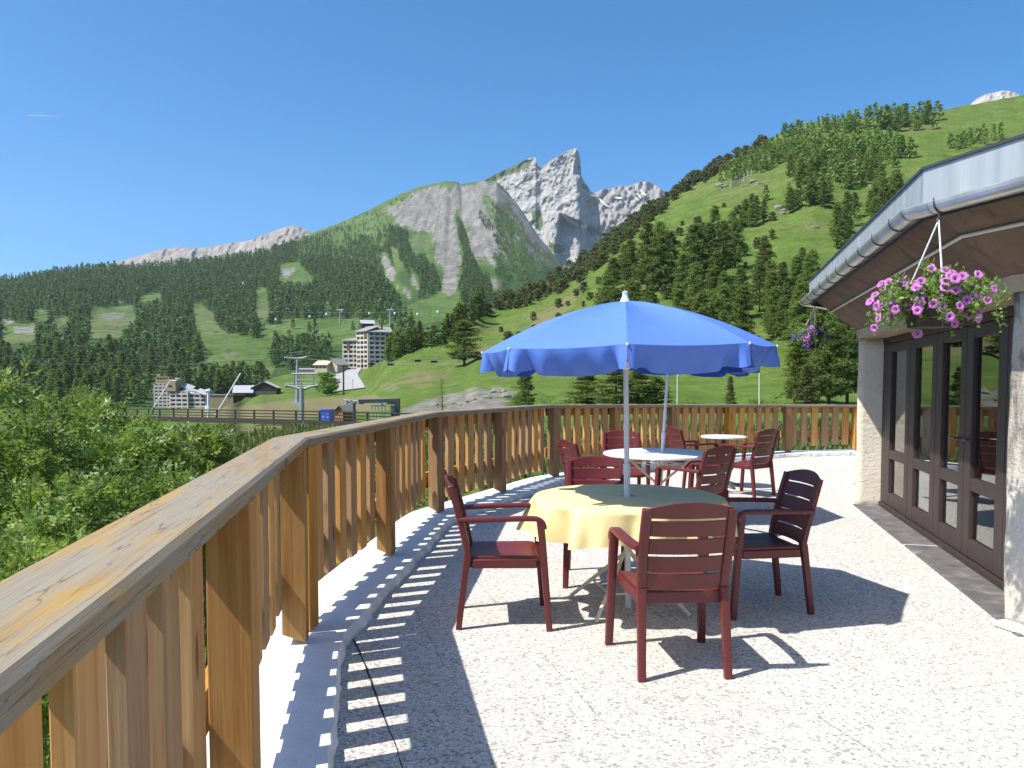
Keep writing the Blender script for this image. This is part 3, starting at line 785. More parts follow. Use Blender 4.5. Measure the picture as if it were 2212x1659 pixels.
def behind(bx, by, dist, h):      # back's pixel at top, distance -> chair centre
    p = at(bx, by, dist)[:2]; a = R(h); return p+np.array([math.cos(a), math.sin(a)])*.27
chair(*behind(1549, 965, 6.95, 128), 128, 'burgundy armchair with slatted back to the camera, nearest seat at the large white table', G2)
chair(*behind(1343, 932, 9.25, -92), -92, 'burgundy armchair facing the camera on the far side of the large white table', G2)
chair(*behind(1232, 950, 7.75, 20), 20, 'burgundy armchair beside the railing, at the railing end of the large white table', G2)
chair(*behind(1458, 922, 10.1, 18), 18, 'burgundy armchair between the large white table and the small round table', G2)
chair(*behind(1654, 928, 9.65, 128), 128, 'burgundy armchair standing free before the small round table, its back to the camera', G2)
# ------------------------------------------------------------------ tables
def folding_table(loc, label, rz, r=.585):
    t = empty('garden_table', label, 'table', (*loc, 0), rz, 'white round garden tables')
    mb = MB(); mb.lathe([(.022, .716), (r-.02, .716), (r-.004, .713), (r, .705), (r, .692), (r-.012, .684), (r-.03, .690), (.022, .694), (.022, .716)], 56); mb.build('tabletop', M['white_resin'], t, 35)
    for k in range(4):
        a = R(45+90*k); mb = MB(); off = .018*(1 if k % 2 else -1); n = np.array([-math.sin(a), math.cos(a), 0])*off
        f = np.array([math.cos(a), math.sin(a), 0])
        mb.tube([f*.41+n+[0, 0, .006], f*.40+n+[0, 0, .02], -f*.36+n+[0, 0, .675], -f*.36+n+[0, 0, .69]], .0125, 8)
        mb.build('leg', M['cream_metal'], t, True)
    mb = MB()
    for k in range(4):
        a, b = R(45+90*k), R(135+90*k); mb.tube([(math.cos(a)*.25, math.sin(a)*.25, .14), (math.cos(b)*.25, math.sin(b)*.25, .14)], .006, 6)
        mb.tube([(math.cos(a)*.25, math.sin(a)*.25, .60), (math.cos(b)*.25, math.sin(b)*.25, .60)], .008, 6)
    mb.build('brace', M['cream_metal'], t, True)
    return t
folding_table(YT, 'round garden table on crossed cream legs under the yellow cloth', R(12))
folding_table(WT, 'large bare white round table with a parasol pole through it', R(30))
bt = empty('bistro_table', 'small white round pedestal table beside the railing at the far end', 'table', (*BT, 0))
mb = MB(); mb.lathe([(0, .722), (.30, .722), (.312, .714), (.312, .70), (.30, .694), (0, .694)], 40); mb.build('tabletop', M['white_resin'], bt, 35)
mb = MB(); mb.lathe([(0, .02), (.03, .03), (.028, .66), (.10, .692), (0, .692)], 16); mb.build('pedestal', M['dark_steel'], bt, True)
for k in range(4):
    a = R(20+90*k); mb = MB(); mb.sweep([(0, 0, .10), (math.cos(a)*.14, math.sin(a)*.14, .06), (math.cos(a)*.27, math.sin(a)*.27, .015)], rrect(.03, .025)); mb.build('leg', M['dark_steel'], bt, True)
# yellow cloth: flat top with a hanging, folded skirt
cl_ = empty('tablecloth', 'pale yellow cloth draped over the nearest round table', 'tablecloth', (*YT, 0))
nth, V, Fq = 240, [], []; RT = .600
ringz = [0.05, .25, .45, .56, RT-.008, RT+.004, RT+.010]+[RT+.012]*12; ph = RS.rand(6)*6.28
def fold(th, d):
    return d*(.050*math.sin(11*th+ph[0]+.5*math.sin(2*th))+.032*math.sin(17*th+ph[1]+.8*math.sin(3*th+1))+.012*math.sin(29*th+ph[2]))
for j, r in enumerate(ringz):
    for i in range(nth):
        th = 2*math.pi*i/nth
        if j < 7: z = .7205-(.004 if j == 5 else .012 if j == 6 else 0); rr = r
        else:
            d = (j-6)/12; drop = (.200+.016*math.sin(2*th+1.2)+.010*math.sin(5*th))*d; z = .7085-drop; rr = r+fold(th, d**.8)+.028*d
        V.append((rr*math.cos(th), rr*math.sin(th), z+.0012*math.sin(7*th+r*30)*(j < 5)))
for j in range(len(ringz)-1):
    for i in range(nth): k = (i+1) % nth; Fq.append((j*nth+i, j*nth+k, (j+1)*nth+k, (j+1)*nth+i))
tc = npmesh('cloth', V, np.array(Fq)[:, ::-1], M['yellow_cloth'], cl_, True)
# ------------------------------------------------------------------ parasols
def parasol(base, lean, top, label, rot0, Rr=.918, rise=.30):
    t = empty('parasol', label, 'parasol', (*base, 0), 0, 'blue parasols standing in the tables')
    t.rotation_euler = (lean[1], lean[0], 0)
    mb = MB(); mb.tube([(0, 0, .0), (0, 0, .92)], .020, 14); mb.build('pole', M['white_metal'], t, True)
    mb = MB(); mb.tube([(0, 0, .90), (0, 0, top-.01)], .0165, 14); mb.tube([(0, 0, .86), (0, 0, .93)], .024, 14); mb.build('pole', M['white_metal'], t, True)
    mb = MB(); mb.lathe([(.034, top-.012), (.030, top+.005), (.018, top+.03), (.016, top+.048), (.02, top+.056), (0, top+.066)], 16); mb.build('finial', M['white_resin'], t, True)
    N, S, NR_ = 8, 16, 14; V = []; Fq = []
    zr = lambda q: top-rise*(.10*q+.90*q**1.75)
    def rim(i):
        k, f = divmod(i, S); f /= S; a0 = rot0+2*math.pi*k/N; a1 = rot0+2*math.pi*(k+1)/N
        p = np.array([math.cos(a0), math.sin(a0)])*(1-f)+np.array([math.cos(a1), math.sin(a1)])*f
        return p, f
    V, Fq, V2, F2 = [], [], [], []; VN = 9; rsv = np.random.RandomState(int(abs(rot0)*100))
    for k in range(N):
        a0 = rot0+2*math.pi*k/N; a1 = rot0+2*math.pi*(k+1)/N; b0 = len(V); ja, jb = rsv.rand(2)
        def rimp(f): return np.array([math.cos(a0), math.sin(a0)])*(1-f)+np.array([math.cos(a1), math.sin(a1)])*f
        for j in range(NR_+1):
            q = max(j/NR_, .015)
            for i in range(S+1):
                f = i/S; p = rimp(f); sag = -.026*4*f*(1-f)*math.sin(math.pi*min(q, .999))**1.2-.012*4*f*(1-f)*q
                V.append((p[0]*Rr*q, p[1]*Rr*q, zr(q)+sag))
        for j in range(NR_):
            for i in range(S): Fq.append((b0+j*(S+1)+i, b0+(j+1)*(S+1)+i, b0+(j+1)*(S+1)+i+1, b0+j*(S+1)+i+1))
        S2 = 40; b0 = len(V2); nrm = rimp(.5)/np.linalg.norm(rimp(.5))
        for j in range(VN+1):
            d = j/VN
            for i in range(S2+1):
                f = i/S2; p = rimp(f); e = min(f, 1-f); u = p/np.linalg.norm(p)
                # cloth sags in the middle of a panel, gathers into pleats beside each rib
                swag = math.sin(math.pi*f)**.6
                drop = (.118+.034*swag-.026*math.exp(-((f-.13-.05*ja)/.045)**2)-.020*math.exp(-((f-.90+.04*jb)/.04)**2))*d
                out = d*(.012-.045*swag-.062*swag*d+.014*math.sin(f*23+k*1.9+ja*5)*swag)+d**1.2*(.050*math.exp(-((e-.05)/.035)**2)-.040*math.exp(-((e-.14)/.04)**2)+.034*math.exp(-((f-.27-.06*ja)/.05)**2))
                V2.append((p[0]*Rr+nrm[0]*out, p[1]*Rr+nrm[1]*out, zr(1)-.012*4*f*(1-f)-drop))
        for j in range(VN):
            for i in range(S2): F2.append((b0+j*(S2+1)+i, b0+(j+1)*(S2+1)+i, b0+(j+1)*(S2+1)+i+1, b0+j*(S2+1)+i+1))
    npmesh('canopy', V, Fq, M['blue_cloth'], t, True); npmesh('valance', V2, F2, M['blue_cloth'], t, True)
    for k in range(N):
        a = rot0+2*math.pi*k/N; c, s = math.cos(a), math.sin(a)
        mb = MB(); mb.tube([(c*Rr*q, s*Rr*q, zr(q)-.012) for q in np.linspace(.03, 1.0, 10)], .0045, 6)
        rb = mb.build('rib', M['white_metal'], t, True)
        mb = MB(); mb.tube([(c*.025, s*.025, top-.40), (c*Rr*.5, s*Rr*.5, zr(.5)-.016)], .0045, 6); mb.build('strut', M['white_metal'], rb, True)
        mb = MB(); mb.lathe([(0, .008), (.006, .005), (.006, -.005), (0, -.008)], 8, (c*Rr*1.004, s*Rr*1.004, zr(1)-.002)); mb.build('rib_tip', M['white_resin'], rb, True)
    mb = MB(); mb.lathe([(.018, top-.43), (.032, top-.42), (.032, top-.38), (.018, top-.37)], 14); mb.build('runner', M['white_resin'], t, True)
    return t
base1 = gnd(1357, 1311)[:2]
parasol(base1, (R(-1.1), R(.8)), 1.958, 'open blue parasol with scalloped valance in the yellow table, nearer of the two', R(-98))
parasol(WT, (R(3.4), R(-1.0)), 2.03, 'second open blue parasol in the large white table, mostly hidden behind the nearer one', R(-70))
# ------------------------------------------------------------------ terrain sheets (columns of sight lines with real distances)
def pchip_cols(xs, kx, kv):
    """smooth monotone interpolation of key values"""
    kx = np.asarray(kx, float); kv = np.asarray(kv, float); h = np.diff(kx); dl = np.diff(kv)/h; m = np.zeros_like(kv)
    for i in range(1, len(kx)-1):
        if dl[i-1]*dl[i] > 0:
            w1 = 2*h[i]+h[i-1]; w2 = h[i]+2*h[i-1]; m[i] = (w1+w2)/(w1/dl[i-1]+w2/dl[i])
    m[0], m[-1] = dl[0], dl[-1]
    i = np.clip(np.searchsorted(kx, xs)-1, 0, len(kx)-2); t = (xs-kx[i])/h[i]
    return (2*t**3-3*t*t+1)*kv[i]+(t**3-2*t*t+t)*h[i]*m[i]+(-2*t**3+3*t*t)*kv[i+1]+(t**3-t*t)*h[i]*m[i+1]
class Sheet: pass
def unproject(X, Y, D):
    u = (X-W2/2)/F; v = (YP-Y)/F
    rx = u; ry = FW[1]+UP[1]*v; rz = FW[2]+UP[2]*v; k = D/ry
    return np.stack([EYE[0]+rx*k, EYE[1]+ry*k, EYE[2]+rz*k], -1)
def sheet(name, xs, lv, mat, zone, relief, nt=70, ridge=None, bottom=None, ridge_noise=0.0, front=None, warp=1.0):
    """lv: dict x -> [(y,d),...] equal counts; ridge: finer list (x,y[,d]) replacing the last level"""
    kx = sorted(lv); nl = len(lv[kx[0]]); YL = []; DL = []
    for j in range(nl):
        YL.append(pchip_cols(xs, kx, [lv[x][j][0] for x in kx])); DL.append(np.exp(pchip_cols(xs, kx, [math.log(lv[x][j][1]) for x in kx])))
    YL = np.array(YL); DL = np.array(DL)
    if ridge is not None:
        rx = [r[0] for r in ridge]; ry = np.interp(xs, rx, [r[1] for r in ridge]); old = YL[-1].copy(); b = YL[0]
        YL = b+(YL-b)*((ry-b)/(old-b))
    YL[-1] += ridge_noise*fbm(xs*.035, 3.3, 0, 4)+ridge_noise*.35*fbm(xs*.2, 9.3, 0, 3)
    tl = np.linspace(0, 1, nl); tt = np.linspace(0, 1, nt+1)**warp
    nx = len(xs); Yp = np.zeros((nt+1, nx)); Dp = np.zeros((nt+1, nx))
    for c in range(nx):
        y = np.maximum.accumulate((-YL[:, c])); y = y+np.arange(nl)*1e-3
        Yp[:, c] = -pchip_cols(tt, tl, y); Dp[:, c] = np.exp(pchip_cols(tt, tl, np.log(np.maximum.accumulate(DL[:, c]))))
    Xp = np.broadcast_to(xs, Yp.shape)
    D2 = Dp*(1+relief(Xp, Yp, tt[:, None]))
    P = unproject(Xp, Yp, D2)
    s = Sheet(); s.xs = xs; s.Y = Yp; s.P = P; s.tt = tt; s.name = name
    Z = zone(Xp, Yp, tt[:, None]*np.ones_like(Xp))
    # skirts: below the front edge and behind the ridge
    back = []
    for k, (g, dz) in enumerate(((1.03, -.012), (1.10, -.06), (1.2, -.16), (1.3, -.3))):
        q = P[-1].copy(); d = q[:, 1].copy(); q[:, 0] *= g; q[:, 1] *= g; q[:, 2] = np.maximum(P[-1][:, 2]+dz*d, -40); back.append(q)
    q = P[0].copy(); q[:, 2] -= (.1*q[:, 1] if front is None else front); fr = q
    rows = [fr]+list(P)+back; V = np.concatenate(rows); ZZ = np.concatenate([Z[:1]]+[Z]+[Z[-1:]]*4).reshape(-1, 3)
    nr = len(rows); I = np.arange(nr*nx).reshape(nr, nx)
    Fq = np.stack([I[:-1, :-1], I[:-1, 1:], I[1:, 1:], I[1:, :-1]], -1).reshape(-1, 4)
    o = npmesh(name, V, Fq, mat, None, True, zone=ZZ); tag(o, kind='structure'); s.o = o
    return s
def surf(s, x, y):
    """world points on a sheet at photo positions (arrays); nan where outside"""
    x = np.atleast_1d(np.asarray(x, float)); y = np.atleast_1d(np.asarray(y, float)); out = np.full((len(x), 3), np.nan)
    ci = (x-s.xs[0])/(s.xs[1]-s.xs[0])
    for i in range(len(x)):
        c = ci[i]
        if c < 0 or c > len(s.xs)-1.001: continue
        c0 = int(c); f = c-c0; col = s.Y[:, c0]*(1-f)+s.Y[:, c0+1]*f
        if y[i] > col[0] or y[i] < col[-1]: continue
        r = np.searchsorted(-col, -y[i]); r = min(max(r, 1), len(col)-1); g = (col[r-1]-y[i])/max(col[r-1]-col[r], 1e-6)
        A = s.P[r-1, c0]*(1-f)+s.P[r-1, c0+1]*f; B = s.P[r, c0]*(1-f)+s.P[r, c0+1]*f; out[i] = A+(B-A)*g
    return out
def sp(s, x, y): return surf(s, [x], [y])[0]
def soft(X, Y, polys, amp=9, sc=.035, blur=3):
    """ragged-edged membership of photo areas"""
    dx = amp*fbm(X*sc, Y*sc, 0, 3); dy = amp*fbm(X*sc+40, Y*sc+7, 0, 3); r = np.zeros(X.shape, bool)
    for p in polys: r |= inpoly(X+dx, Y+dy, p)
    r = r.astype(float)
    if r.ndim == 2:
        for _ in range(blur):
            r[1:-1] = (r[:-2]+2*r[1:-1]+r[2:])/4; r[:, 1:-1] = (r[:, :-2]+2*r[:, 1:-1]+r[:, 2:])/4
    return r
# ---- base land far below everything
a = np.linspace(0, 2*math.pi, 65)[:-1]; V = [(0, 0, -45)]+[(5900*math.cos(t), 5900*math.sin(t), -45) for t in a]
o = npmesh('ground', V, [(0, 1+i, 1+(i+1) % 64) for i in range(64)], M['meadow'], zone=np.zeros((65, 3))); tag(o, kind='structure')
# ---- sheet A : meadow beyond the terrace and the hill on the right
near = [(2600, 5.0), (1500, 11), (1130, 22), (965, 38)]
A = {-500: [(930, 55), (912, 70), (902, 88), (898, 105), (894, 120), (891, 135), (889, 150), (887, 160)],
     480: [(930, 53), (910, 70), (898, 95), (893, 120), (890, 140), (887, 160), (884, 180), (881, 200)],
     545: [(930, 53), (908, 70), (893, 110), (882, 180), (870, 250), (860, 300), (850, 340), (834, 380)],
     600: [(930, 53), (906, 70), (891, 110), (880, 190), (868, 270), (850, 340), (830, 400), (812, 425)],
     690: [(930, 53), (905, 70), (890, 110), (878, 180), (862, 260), (843, 340), (825, 400), (803, 440)],
     745: [(930, 53), (904, 70), (888, 108), (874, 170), (858, 240), (840, 320), (820, 390), (797, 440)],
     788: [(930, 53), (902, 70), (886, 103), (870, 150), (852, 210), (834, 270), (815, 330), (795, 370)],
     835: [(930, 53), (900, 68), (884, 92), (868, 118), (848, 155), (823, 190), (800, 222), (774, 250)],
     960: [(930, 52), (895, 68), (878, 85), (860, 110), (835, 145), (800, 190), (765, 230), (730, 260)],
     1100: [(930, 50), (890, 66), (870, 82), (845, 105), (800, 150), (750, 210), (700, 280), (648, 350)],
     1300: [(930, 50), (885, 66), (858, 82), (825, 104), (760, 140), (680, 190), (600, 280), (522, 430)],
     1420: [(930, 50), (885, 66), (855, 82), (825, 104), (750, 140), (640, 190), (530, 300), (438, 450)],
     1700: [(930, 50), (880, 68), (850, 84), (818, 104), (740, 140), (600, 200), (430, 330), (285, 495)],
     2212: [(930, 50), (880, 68), (850, 84), (818, 104), (720, 140), (560, 200), (360, 340), (205, 550)],
     2800: [(930, 50), (880, 68), (850, 84), (818, 104), (720, 140), (540, 200), (320, 340), (120, 550)]}
A = {k: near+v for k, v in A.items()}
ridgeA = [(-500, 887), (300, 886), (480, 881), (520, 868), (545, 843), (565, 826), (590, 816), (625, 808), (690, 804), (745, 799), (770, 798), (785, 797), (800, 793), (835, 774), (870, 757), (915, 744), (960, 732), (1005, 706),
          (1030, 682), (1060, 668), (1100, 650), (1180, 614), (1240, 580), (1300, 525), (1360, 480), (1420, 440), (1500, 390), (1560, 354), (1620, 323), (1680, 291), (1750, 264), (1850, 255), (1950, 250), (2030, 238), (2100, 226), (2212, 204), (2800, 120)]
xsA = np.arange(-500, 2801, 7.0)
screeA = [[(812, 847), (850, 833), (886, 821), (896, 822), (868, 834), (832, 850)], [(835, 905), (860, 880), (880, 868), (960, 855), (1010, 838), (1090, 836), (1120, 850), (1100, 905)], [(1030, 856), (1090, 842), (1095, 870), (1040, 880)],
          [(1305, 508), (1345, 498), (1352, 512), (1310, 522)], [(1480, 870), (1500, 868), (1500, 885), (1480, 885)], [(1672, 440), (1705, 445), (1700, 462), (1675, 456)], [(1730, 492), (1785, 478), (1775, 496), (1738, 506)],
          [(1550, 395), (1575, 395), (1572, 410), (1552, 408)], [(1620, 388), (1650, 388), (1648, 400), (1622, 402)]]
dryA = [[(380, 905), (640, 902), (700, 890), (760, 872), (800, 855), (740, 862), (600, 876), (420, 890)], [(800, 830), (885, 818), (905, 824), (870, 838), (800, 850)], [(970, 770), (1040, 760), (1100, 730), (1180, 650), (1320, 560), (1250, 660), (1120, 780), (1000, 800)], [(870, 800), (1000, 790), (960, 830), (880, 830)],
        [(1400, 480), (1480, 420), (1500, 440), (1420, 500)], [(2050, 250), (2212, 230), (2212, 245), (2060, 262)]]
darkA = [[(430, 925), (620, 918), (700, 960), (560, 1010), (430, 1000)]]
def zoneA(X, Y, T):
    z = np.zeros(X.shape+(3,)); z[..., 0] = .62*soft(X, Y, screeA, 18, .04, 5); z[..., 1] = .62*soft(X, Y, dryA, 22, .02, 12)
    z[..., 1] = np.maximum(z[..., 1], .8*soft(X, Y, [[(330, 906), (420, 880), (560, 872), (640, 866), (720, 858), (800, 850), (850, 862), (840, 884), (760, 896), (640, 905), (480, 908)]], 8, .05, 2)); z[..., 1] = np.maximum(z[..., 1], 1.0*soft(X, Y, darkA, 8)); return z
def relA(X, Y, T):
    w = np.clip((930-Y)/60, 0, 1)
    return .022*w*fbm(X*.014, Y*.03, 1, 4)+.010*w*fbm(X*.06, Y*.12, 5, 3)+.012*w*ridged(X*.01-Y*.006, Y*.02, 3, 3)
SA = sheet('meadow_hill', xsA, A, M['meadow'], zoneA, relA, 110, ridgeA, ridge_noise=3.0, front=3)
# ---- sheet B : forested mountain
B = {-500: [(930, 230), (900, 330), (850, 430), (800, 520), (740, 680), (690, 900), (650, 1150), (625, 1450)],
     0: [(930, 230), (900, 330), (850, 430), (800, 520), (740, 680), (690, 900), (645, 1150), (608, 1500)],
     350: [(930, 260), (900, 360), (850, 450), (800, 540), (735, 700), (680, 920), (630, 1180), (573, 1550)],
     560: [(920, 300), (890, 400), (850, 480), (800, 560), (730, 720), (670, 950), (615, 1250), (548, 1700)],
     700: [(900, 380), (870, 440), (835, 510), (790, 590), (725, 740), (660, 960), (590, 1350), (494, 1950)],
     860: [(880, 400), (850, 450), (815, 520), (770, 600), (700, 760), (620, 1050), (530, 1500), (424, 2100)],
     960: [(860, 420), (830, 480), (790, 550), (740, 660), (670, 850), (590, 1150), (500, 1600), (393, 2200)],
     1080: [(820, 450), (790, 520), (750, 600), (705, 720), (640, 920), (570, 1200), (490, 1600), (395, 2150)],
     1200: [(780, 480), (760, 560), (730, 650), (700, 780), (665, 950), (630, 1180), (595, 1450), (556, 1800)],
     1300: [(780, 480), (765, 560), (745, 650), (725, 780), (705, 950), (685, 1180), (665, 1450), (645, 1700)]}
ridgeB = [(-500, 640), (-100, 618), (0, 612), (100, 594), (200, 583), (300, 581), (400, 572), (500, 560), (560, 551), (600, 540), (632, 522), (665, 507), (710, 490), (760, 471), (800, 452), (840, 431), (870, 416), (900, 406), (930, 398), (958, 392), (985, 393), (998, 399), (1010, 396), (1036, 391), (1073, 392), (1098, 418), (1122, 447), (1157, 501), (1192, 546), (1240, 600), (1300, 650)]
xsB = np.arange(-500, 1301, 3.0)
screeB = [[(850, 446), (880, 425), (908, 408), (958, 396), (998, 399), (1018, 424), (1000, 448), (985, 470), (992, 520), (1002, 560), (996, 600), (985, 632), (962, 640), (948, 632), (962, 590), (948, 560), (935, 530), (925, 505), (905, 500), (880, 488), (850, 480), (838, 462)],
          [(818, 545), (832, 548), (868, 610), (890, 648), (872, 645), (838, 595)], [(884, 585), (905, 595), (910, 625), (890, 612)], [(1000, 398), (1075, 392), (1100, 420), (1070, 440), (1045, 420), (1030, 470), (1060, 500), (1080, 545), (1066, 540), (1030, 495), (1010, 440)],
          [(1098, 420), (1122, 447), (1157, 501), (1192, 546), (1180, 548), (1140, 500), (1110, 455)], [(830, 452), (872, 438), (850, 462), (826, 470)], [(1062, 600), (1085, 602), (1078, 630), (1062, 626)], [(600, 575), (640, 572), (648, 590), (612, 600)], [(1035, 500), (1050, 540), (1075, 575), (1068, 580), (1045, 555)], [(250, 640), (262, 640), (262, 652), (250, 652)], [(875, 418), (900, 410), (900, 425), (880, 428)]]
screeB_light = [[(180, 575), (280, 570), (300, 584), (240, 592), (190, 590)], [(0, 690), (40, 680), (40, 700), (0, 705)], [(25, 705), (85, 700), (80, 720), (30, 725)], [(215, 675), (275, 670), (270, 690), (225, 695)]]
meadowB = [[(417, 651), (423, 701), (443, 751), (467, 765), (433, 791), (393, 808), (330, 835), (300, 845), (560, 845), (595, 800), (583, 758), (587, 718), (560, 722), (493, 721), (467, 698), (457, 678), (433, 658)],
           [(553, 622), (577, 626), (582, 690), (560, 702), (550, 660)], [(560, 725), (575, 704), (633, 688), (700, 692), (790, 690), (860, 690), (860, 700), (780, 735), (745, 740), (700, 752), (680, 735), (650, 735), (600, 745), (585, 740)],
           [(866, 668), (1000, 612), (1005, 690), (870, 700)], [(192, 668), (288, 660), (296, 690), (250, 735), (198, 728)], [(0, 700), (75, 698), (78, 735), (10, 748)], [(72, 672), (102, 668), (104, 692), (76, 694)], [(272, 812), (345, 806), (350, 821), (275, 826)], [(110, 690), (150, 684), (155, 700), (118, 706)], [(300, 640), (345, 634), (350, 648), (306, 655)], [(600, 573), (645, 570), (680, 605), (655, 612), (603, 608)], [(700, 660), (708, 650), (720, 668)]]
def gridfor(polys): return polys
def fan(X, Y):                  # gullies fan out from the summit
    th = np.arctan2(X-975, np.maximum(Y-330, 20)); r = np.hypot(X-975, Y-330); w = np.clip((X-690)/120, 0, 1); return th, r, w
def zoneB(X, Y, T):
    z = np.zeros(X.shape+(3,)); s = soft(X, Y, screeB, 13, .05, 4); th, r, w = fan(X, Y)
    gl_ = fbm(th*13, r*.006, 21, 4); gf = fbm(th*34, r*.014, 25, 3)
    up = np.clip((545-Y)/90, 0, 1)*np.clip((X-800)/70, 0, 1)*np.clip((Y-np.interp(X, [q[0] for q in ridgeB], [q[1] for q in ridgeB]))/10-.3, 0, 1)
    rt_ = np.clip((X-1000)/30, 0, 1)*np.clip((600-Y)/60, 0, 1)
    rk = np.maximum(s*(.86+.75*gl_+.5*gf), np.maximum(up*(.34+1.0*gl_+.4*gf), rt_*(.50+1.2*gl_+.6*gf)))
    z[..., 0] = np.maximum(np.clip(rk, 0, 1), .6*soft(X, Y, screeB_light, 9))
    m = soft(X, Y, meadowB, 5, .035, 1); rg = np.interp(X, [q[0] for q in ridgeB], [q[1] for q in ridgeB])
    f = (1-m)*(1-s)*np.clip((Y-np.maximum(rg+4, np.interp(X, [0, 560, 640, 800, 900, 1000, 1190], [560, 545, 570, 590, 560, 560, 560])))/25, 0, 1)
    z[..., 2] = .75*f; z[..., 1] = .45*np.clip(fbm(X*.02, Y*.03, 8, 3)*2, 0, 1)*m; return z
def relB(X, Y, T):
    sc = soft(X, Y, screeB, 11, .05); hi = np.clip((640-Y)/140, 0, 1); th, r, w = fan(X, Y)
    g = ridged(th*7, r*.005, 2, 4); g2 = ridged(th*24, r*.015, 7, 3); fine = fbm(X*.07, Y*.05, 4, 4)
    e = np.sin(np.pi*np.clip(T, 0, 1))**.5
    return e*(-.030*hi*w*g-.0075*hi*w*g2-.006*hi*(.4+sc)*fine+.018*fbm(X*.012, Y*.02, 6, 4)+.005*fine)
SB = sheet('mountain', xsB, B, M['hill'], zoneB, relB, 150, ridgeB, ridge_noise=2.0)
# ---- sheet C : pale rock peak, a front buttress and a set-back right wall
xsC = np.arange(1020, 1300.1, 1.6)
ridgeC = [(1020, 402), (1043, 390), (1060, 381), (1089, 368), (1105, 360), (1122, 352), (1136, 345), (1143, 342), (1150, 341), (1157, 340), (1159, 349), (1163, 357), (1169, 362), (1180, 354), (1190, 347), (1204, 339), (1214, 333), (1227, 326), (1238, 321), (1246, 320), (1250, 329), (1252, 336), (1254, 350), (1255, 378), (1262, 392), (1269, 401), (1276, 413), (1288, 421), (1292, 440), (1296, 470), (1300, 520)]
rc = np.interp(xsC, [r[0] for r in ridgeC], [r[1] for r in ridgeC])
C = {x: [(760, 2350), (640, 2600), (560, 2760), (480, 2880), (420, 2960), (380, 3000)] for x in (1020, 1120, 1180)}
C.update({x: [(760, 2350), (640, 2600), (560, 2780), (480, 2900), (420, 3000), (380, 3060)] for x in (1240, 1300)})
grassC = [[(1030, 400), (1043, 386), (1089, 364), (1136, 342), (1150, 350), (1140, 362), (1105, 374), (1080, 386), (1060, 400)], [(1150, 456), (1168, 454), (1176, 488), (1165, 498), (1150, 486)], [(1258, 396), (1270, 402), (1276, 412), (1256, 405)], [(1180, 520), (1215, 530), (1225, 545), (1190, 548)]]
darkC = []
def zoneC(X, Y, T):
    z = np.zeros(X.shape+(3,)); z[..., 0] = 1-soft(X, Y, grassC, 4, .08); return z
def relC(X, Y, T):
    edge = 1206+4*fbm(Y*.03, 2, 0, 2)+np.clip((Y-500)*-.08, -12, 10)
    low = np.clip((Y-392)/14, 0, 1)*.0005+np.clip((Y-458-.42*(X-1206))/9, 0, 1)*.034; step = (1/(1+np.exp(-(X-edge)/1.2)))*low
    edge2 = 1264+5*fbm(Y*.03, 7, 0, 2); step2 = .05*(1/(1+np.exp(-(X-edge2)/1.2)))*np.clip((Y-425)/20, 0, 1)
    face = .05*np.clip((X-(1246-.15*(Y-320)))/10, 0, 1)*np.clip((382-Y)/20, 0, 1)
    r1 = ridged(X*.034+Y*.018, Y*.030-X*.012, 3, 5); r2 = ridged(X*.09+Y*.03, Y*.08-X*.03, 8, 4)
    lean = -.016*(X-1040)/250
    return step+step2*.6+face+lean-.0034*r1-.0022*r2-.0012*fbm(X*.25, Y*.25, 3, 3)-.0030*ridged(X*.03-.02*Y, Y*.03+.015*X, 12, 3)
SC = sheet('limestone_peak', xsC, C, M['rock'], zoneC, relC, 190, ridgeC, ridge_noise=1.2)
# snow lying under the right wall and in the gullies
def patch(name, pts, s, d=None, mat='snow'):
    V = []
    for (x, y) in pts:
        p = sp(s, x, y) if d is None else at(x, y, d); V.append(EYE+(p-EYE)*.994)
    o = npmesh(name, V, [list(range(len(V)))], M[mat]); tag(o, kind='structure'); return o
# ---- sheets D, E, F, G : ridges farther off
def simple(name, ridge, base, d0, d1, mat, rel, seed, rn=1.5, step=3.0, rock=1.0, greens=None):
    xs = np.arange(ridge[0][0], ridge[-1][0]+.1, step); k = {x: [(base, d0), ((base*2+y)/3, d0*.67+d1*.33), ((base+2*y)/3, d0*.33+d1*.67), (y, d1)] for x, y in ridge}
    def zn(X, Y, T):
        z = np.zeros(X.shape+(3,)); z[..., 0] = rock
        if greens: z[..., 0] = rock*(1-soft(X, Y, greens, 8))
        return z
    return sheet(name, xs, k, M[mat], zn, lambda X, Y, T: rel*(-ridged(X*.022+.01*Y, Y*.011, seed, 5))-rel*.55*ridged(X*.08+.03*Y, Y*.06, seed+3, 5), 60, ridge, ridge_noise=rn)
SD = simple('far_ridge', [(1240, 470), (1262, 430), (1276, 417), (1290, 415), (1300, 409), (1322, 406), (1340, 401), (1356, 402), (1370, 396), (1385, 392), (1400, 393), (1415, 400), (1428, 408), (1460, 430), (1520, 470), (1600, 520)], 640, 3600, 4600, 'farrock', .03, 4)
SE = simple('scree_mountain', [(90, 606), (150, 592), (210, 576), (240, 569), (270, 561), (305, 551), (340, 541), (360, 536), (382, 534), (420, 536), (450, 534), (480, 528), (510, 524), (540, 519), (565, 509), (590, 500), (612, 492), (630, 487), (642, 488), (655, 494), (670, 500), (720, 522), (800, 560)], 680, 2200, 3200, 'farrock', .020, 9, .8, greens=[[(90, 600), (200, 586), (250, 590), (330, 590), (200, 640), (90, 640)], [(440, 560), (560, 540), (640, 520), (660, 530), (480, 600)]])
SF = simple('distant_summit', [(-120, 600), (-60, 590), (-20, 594), (0, 598), (12, 602), (24, 607), (45, 616), (80, 625)], 660, 4600, 5200, 'rock', .02, 2)
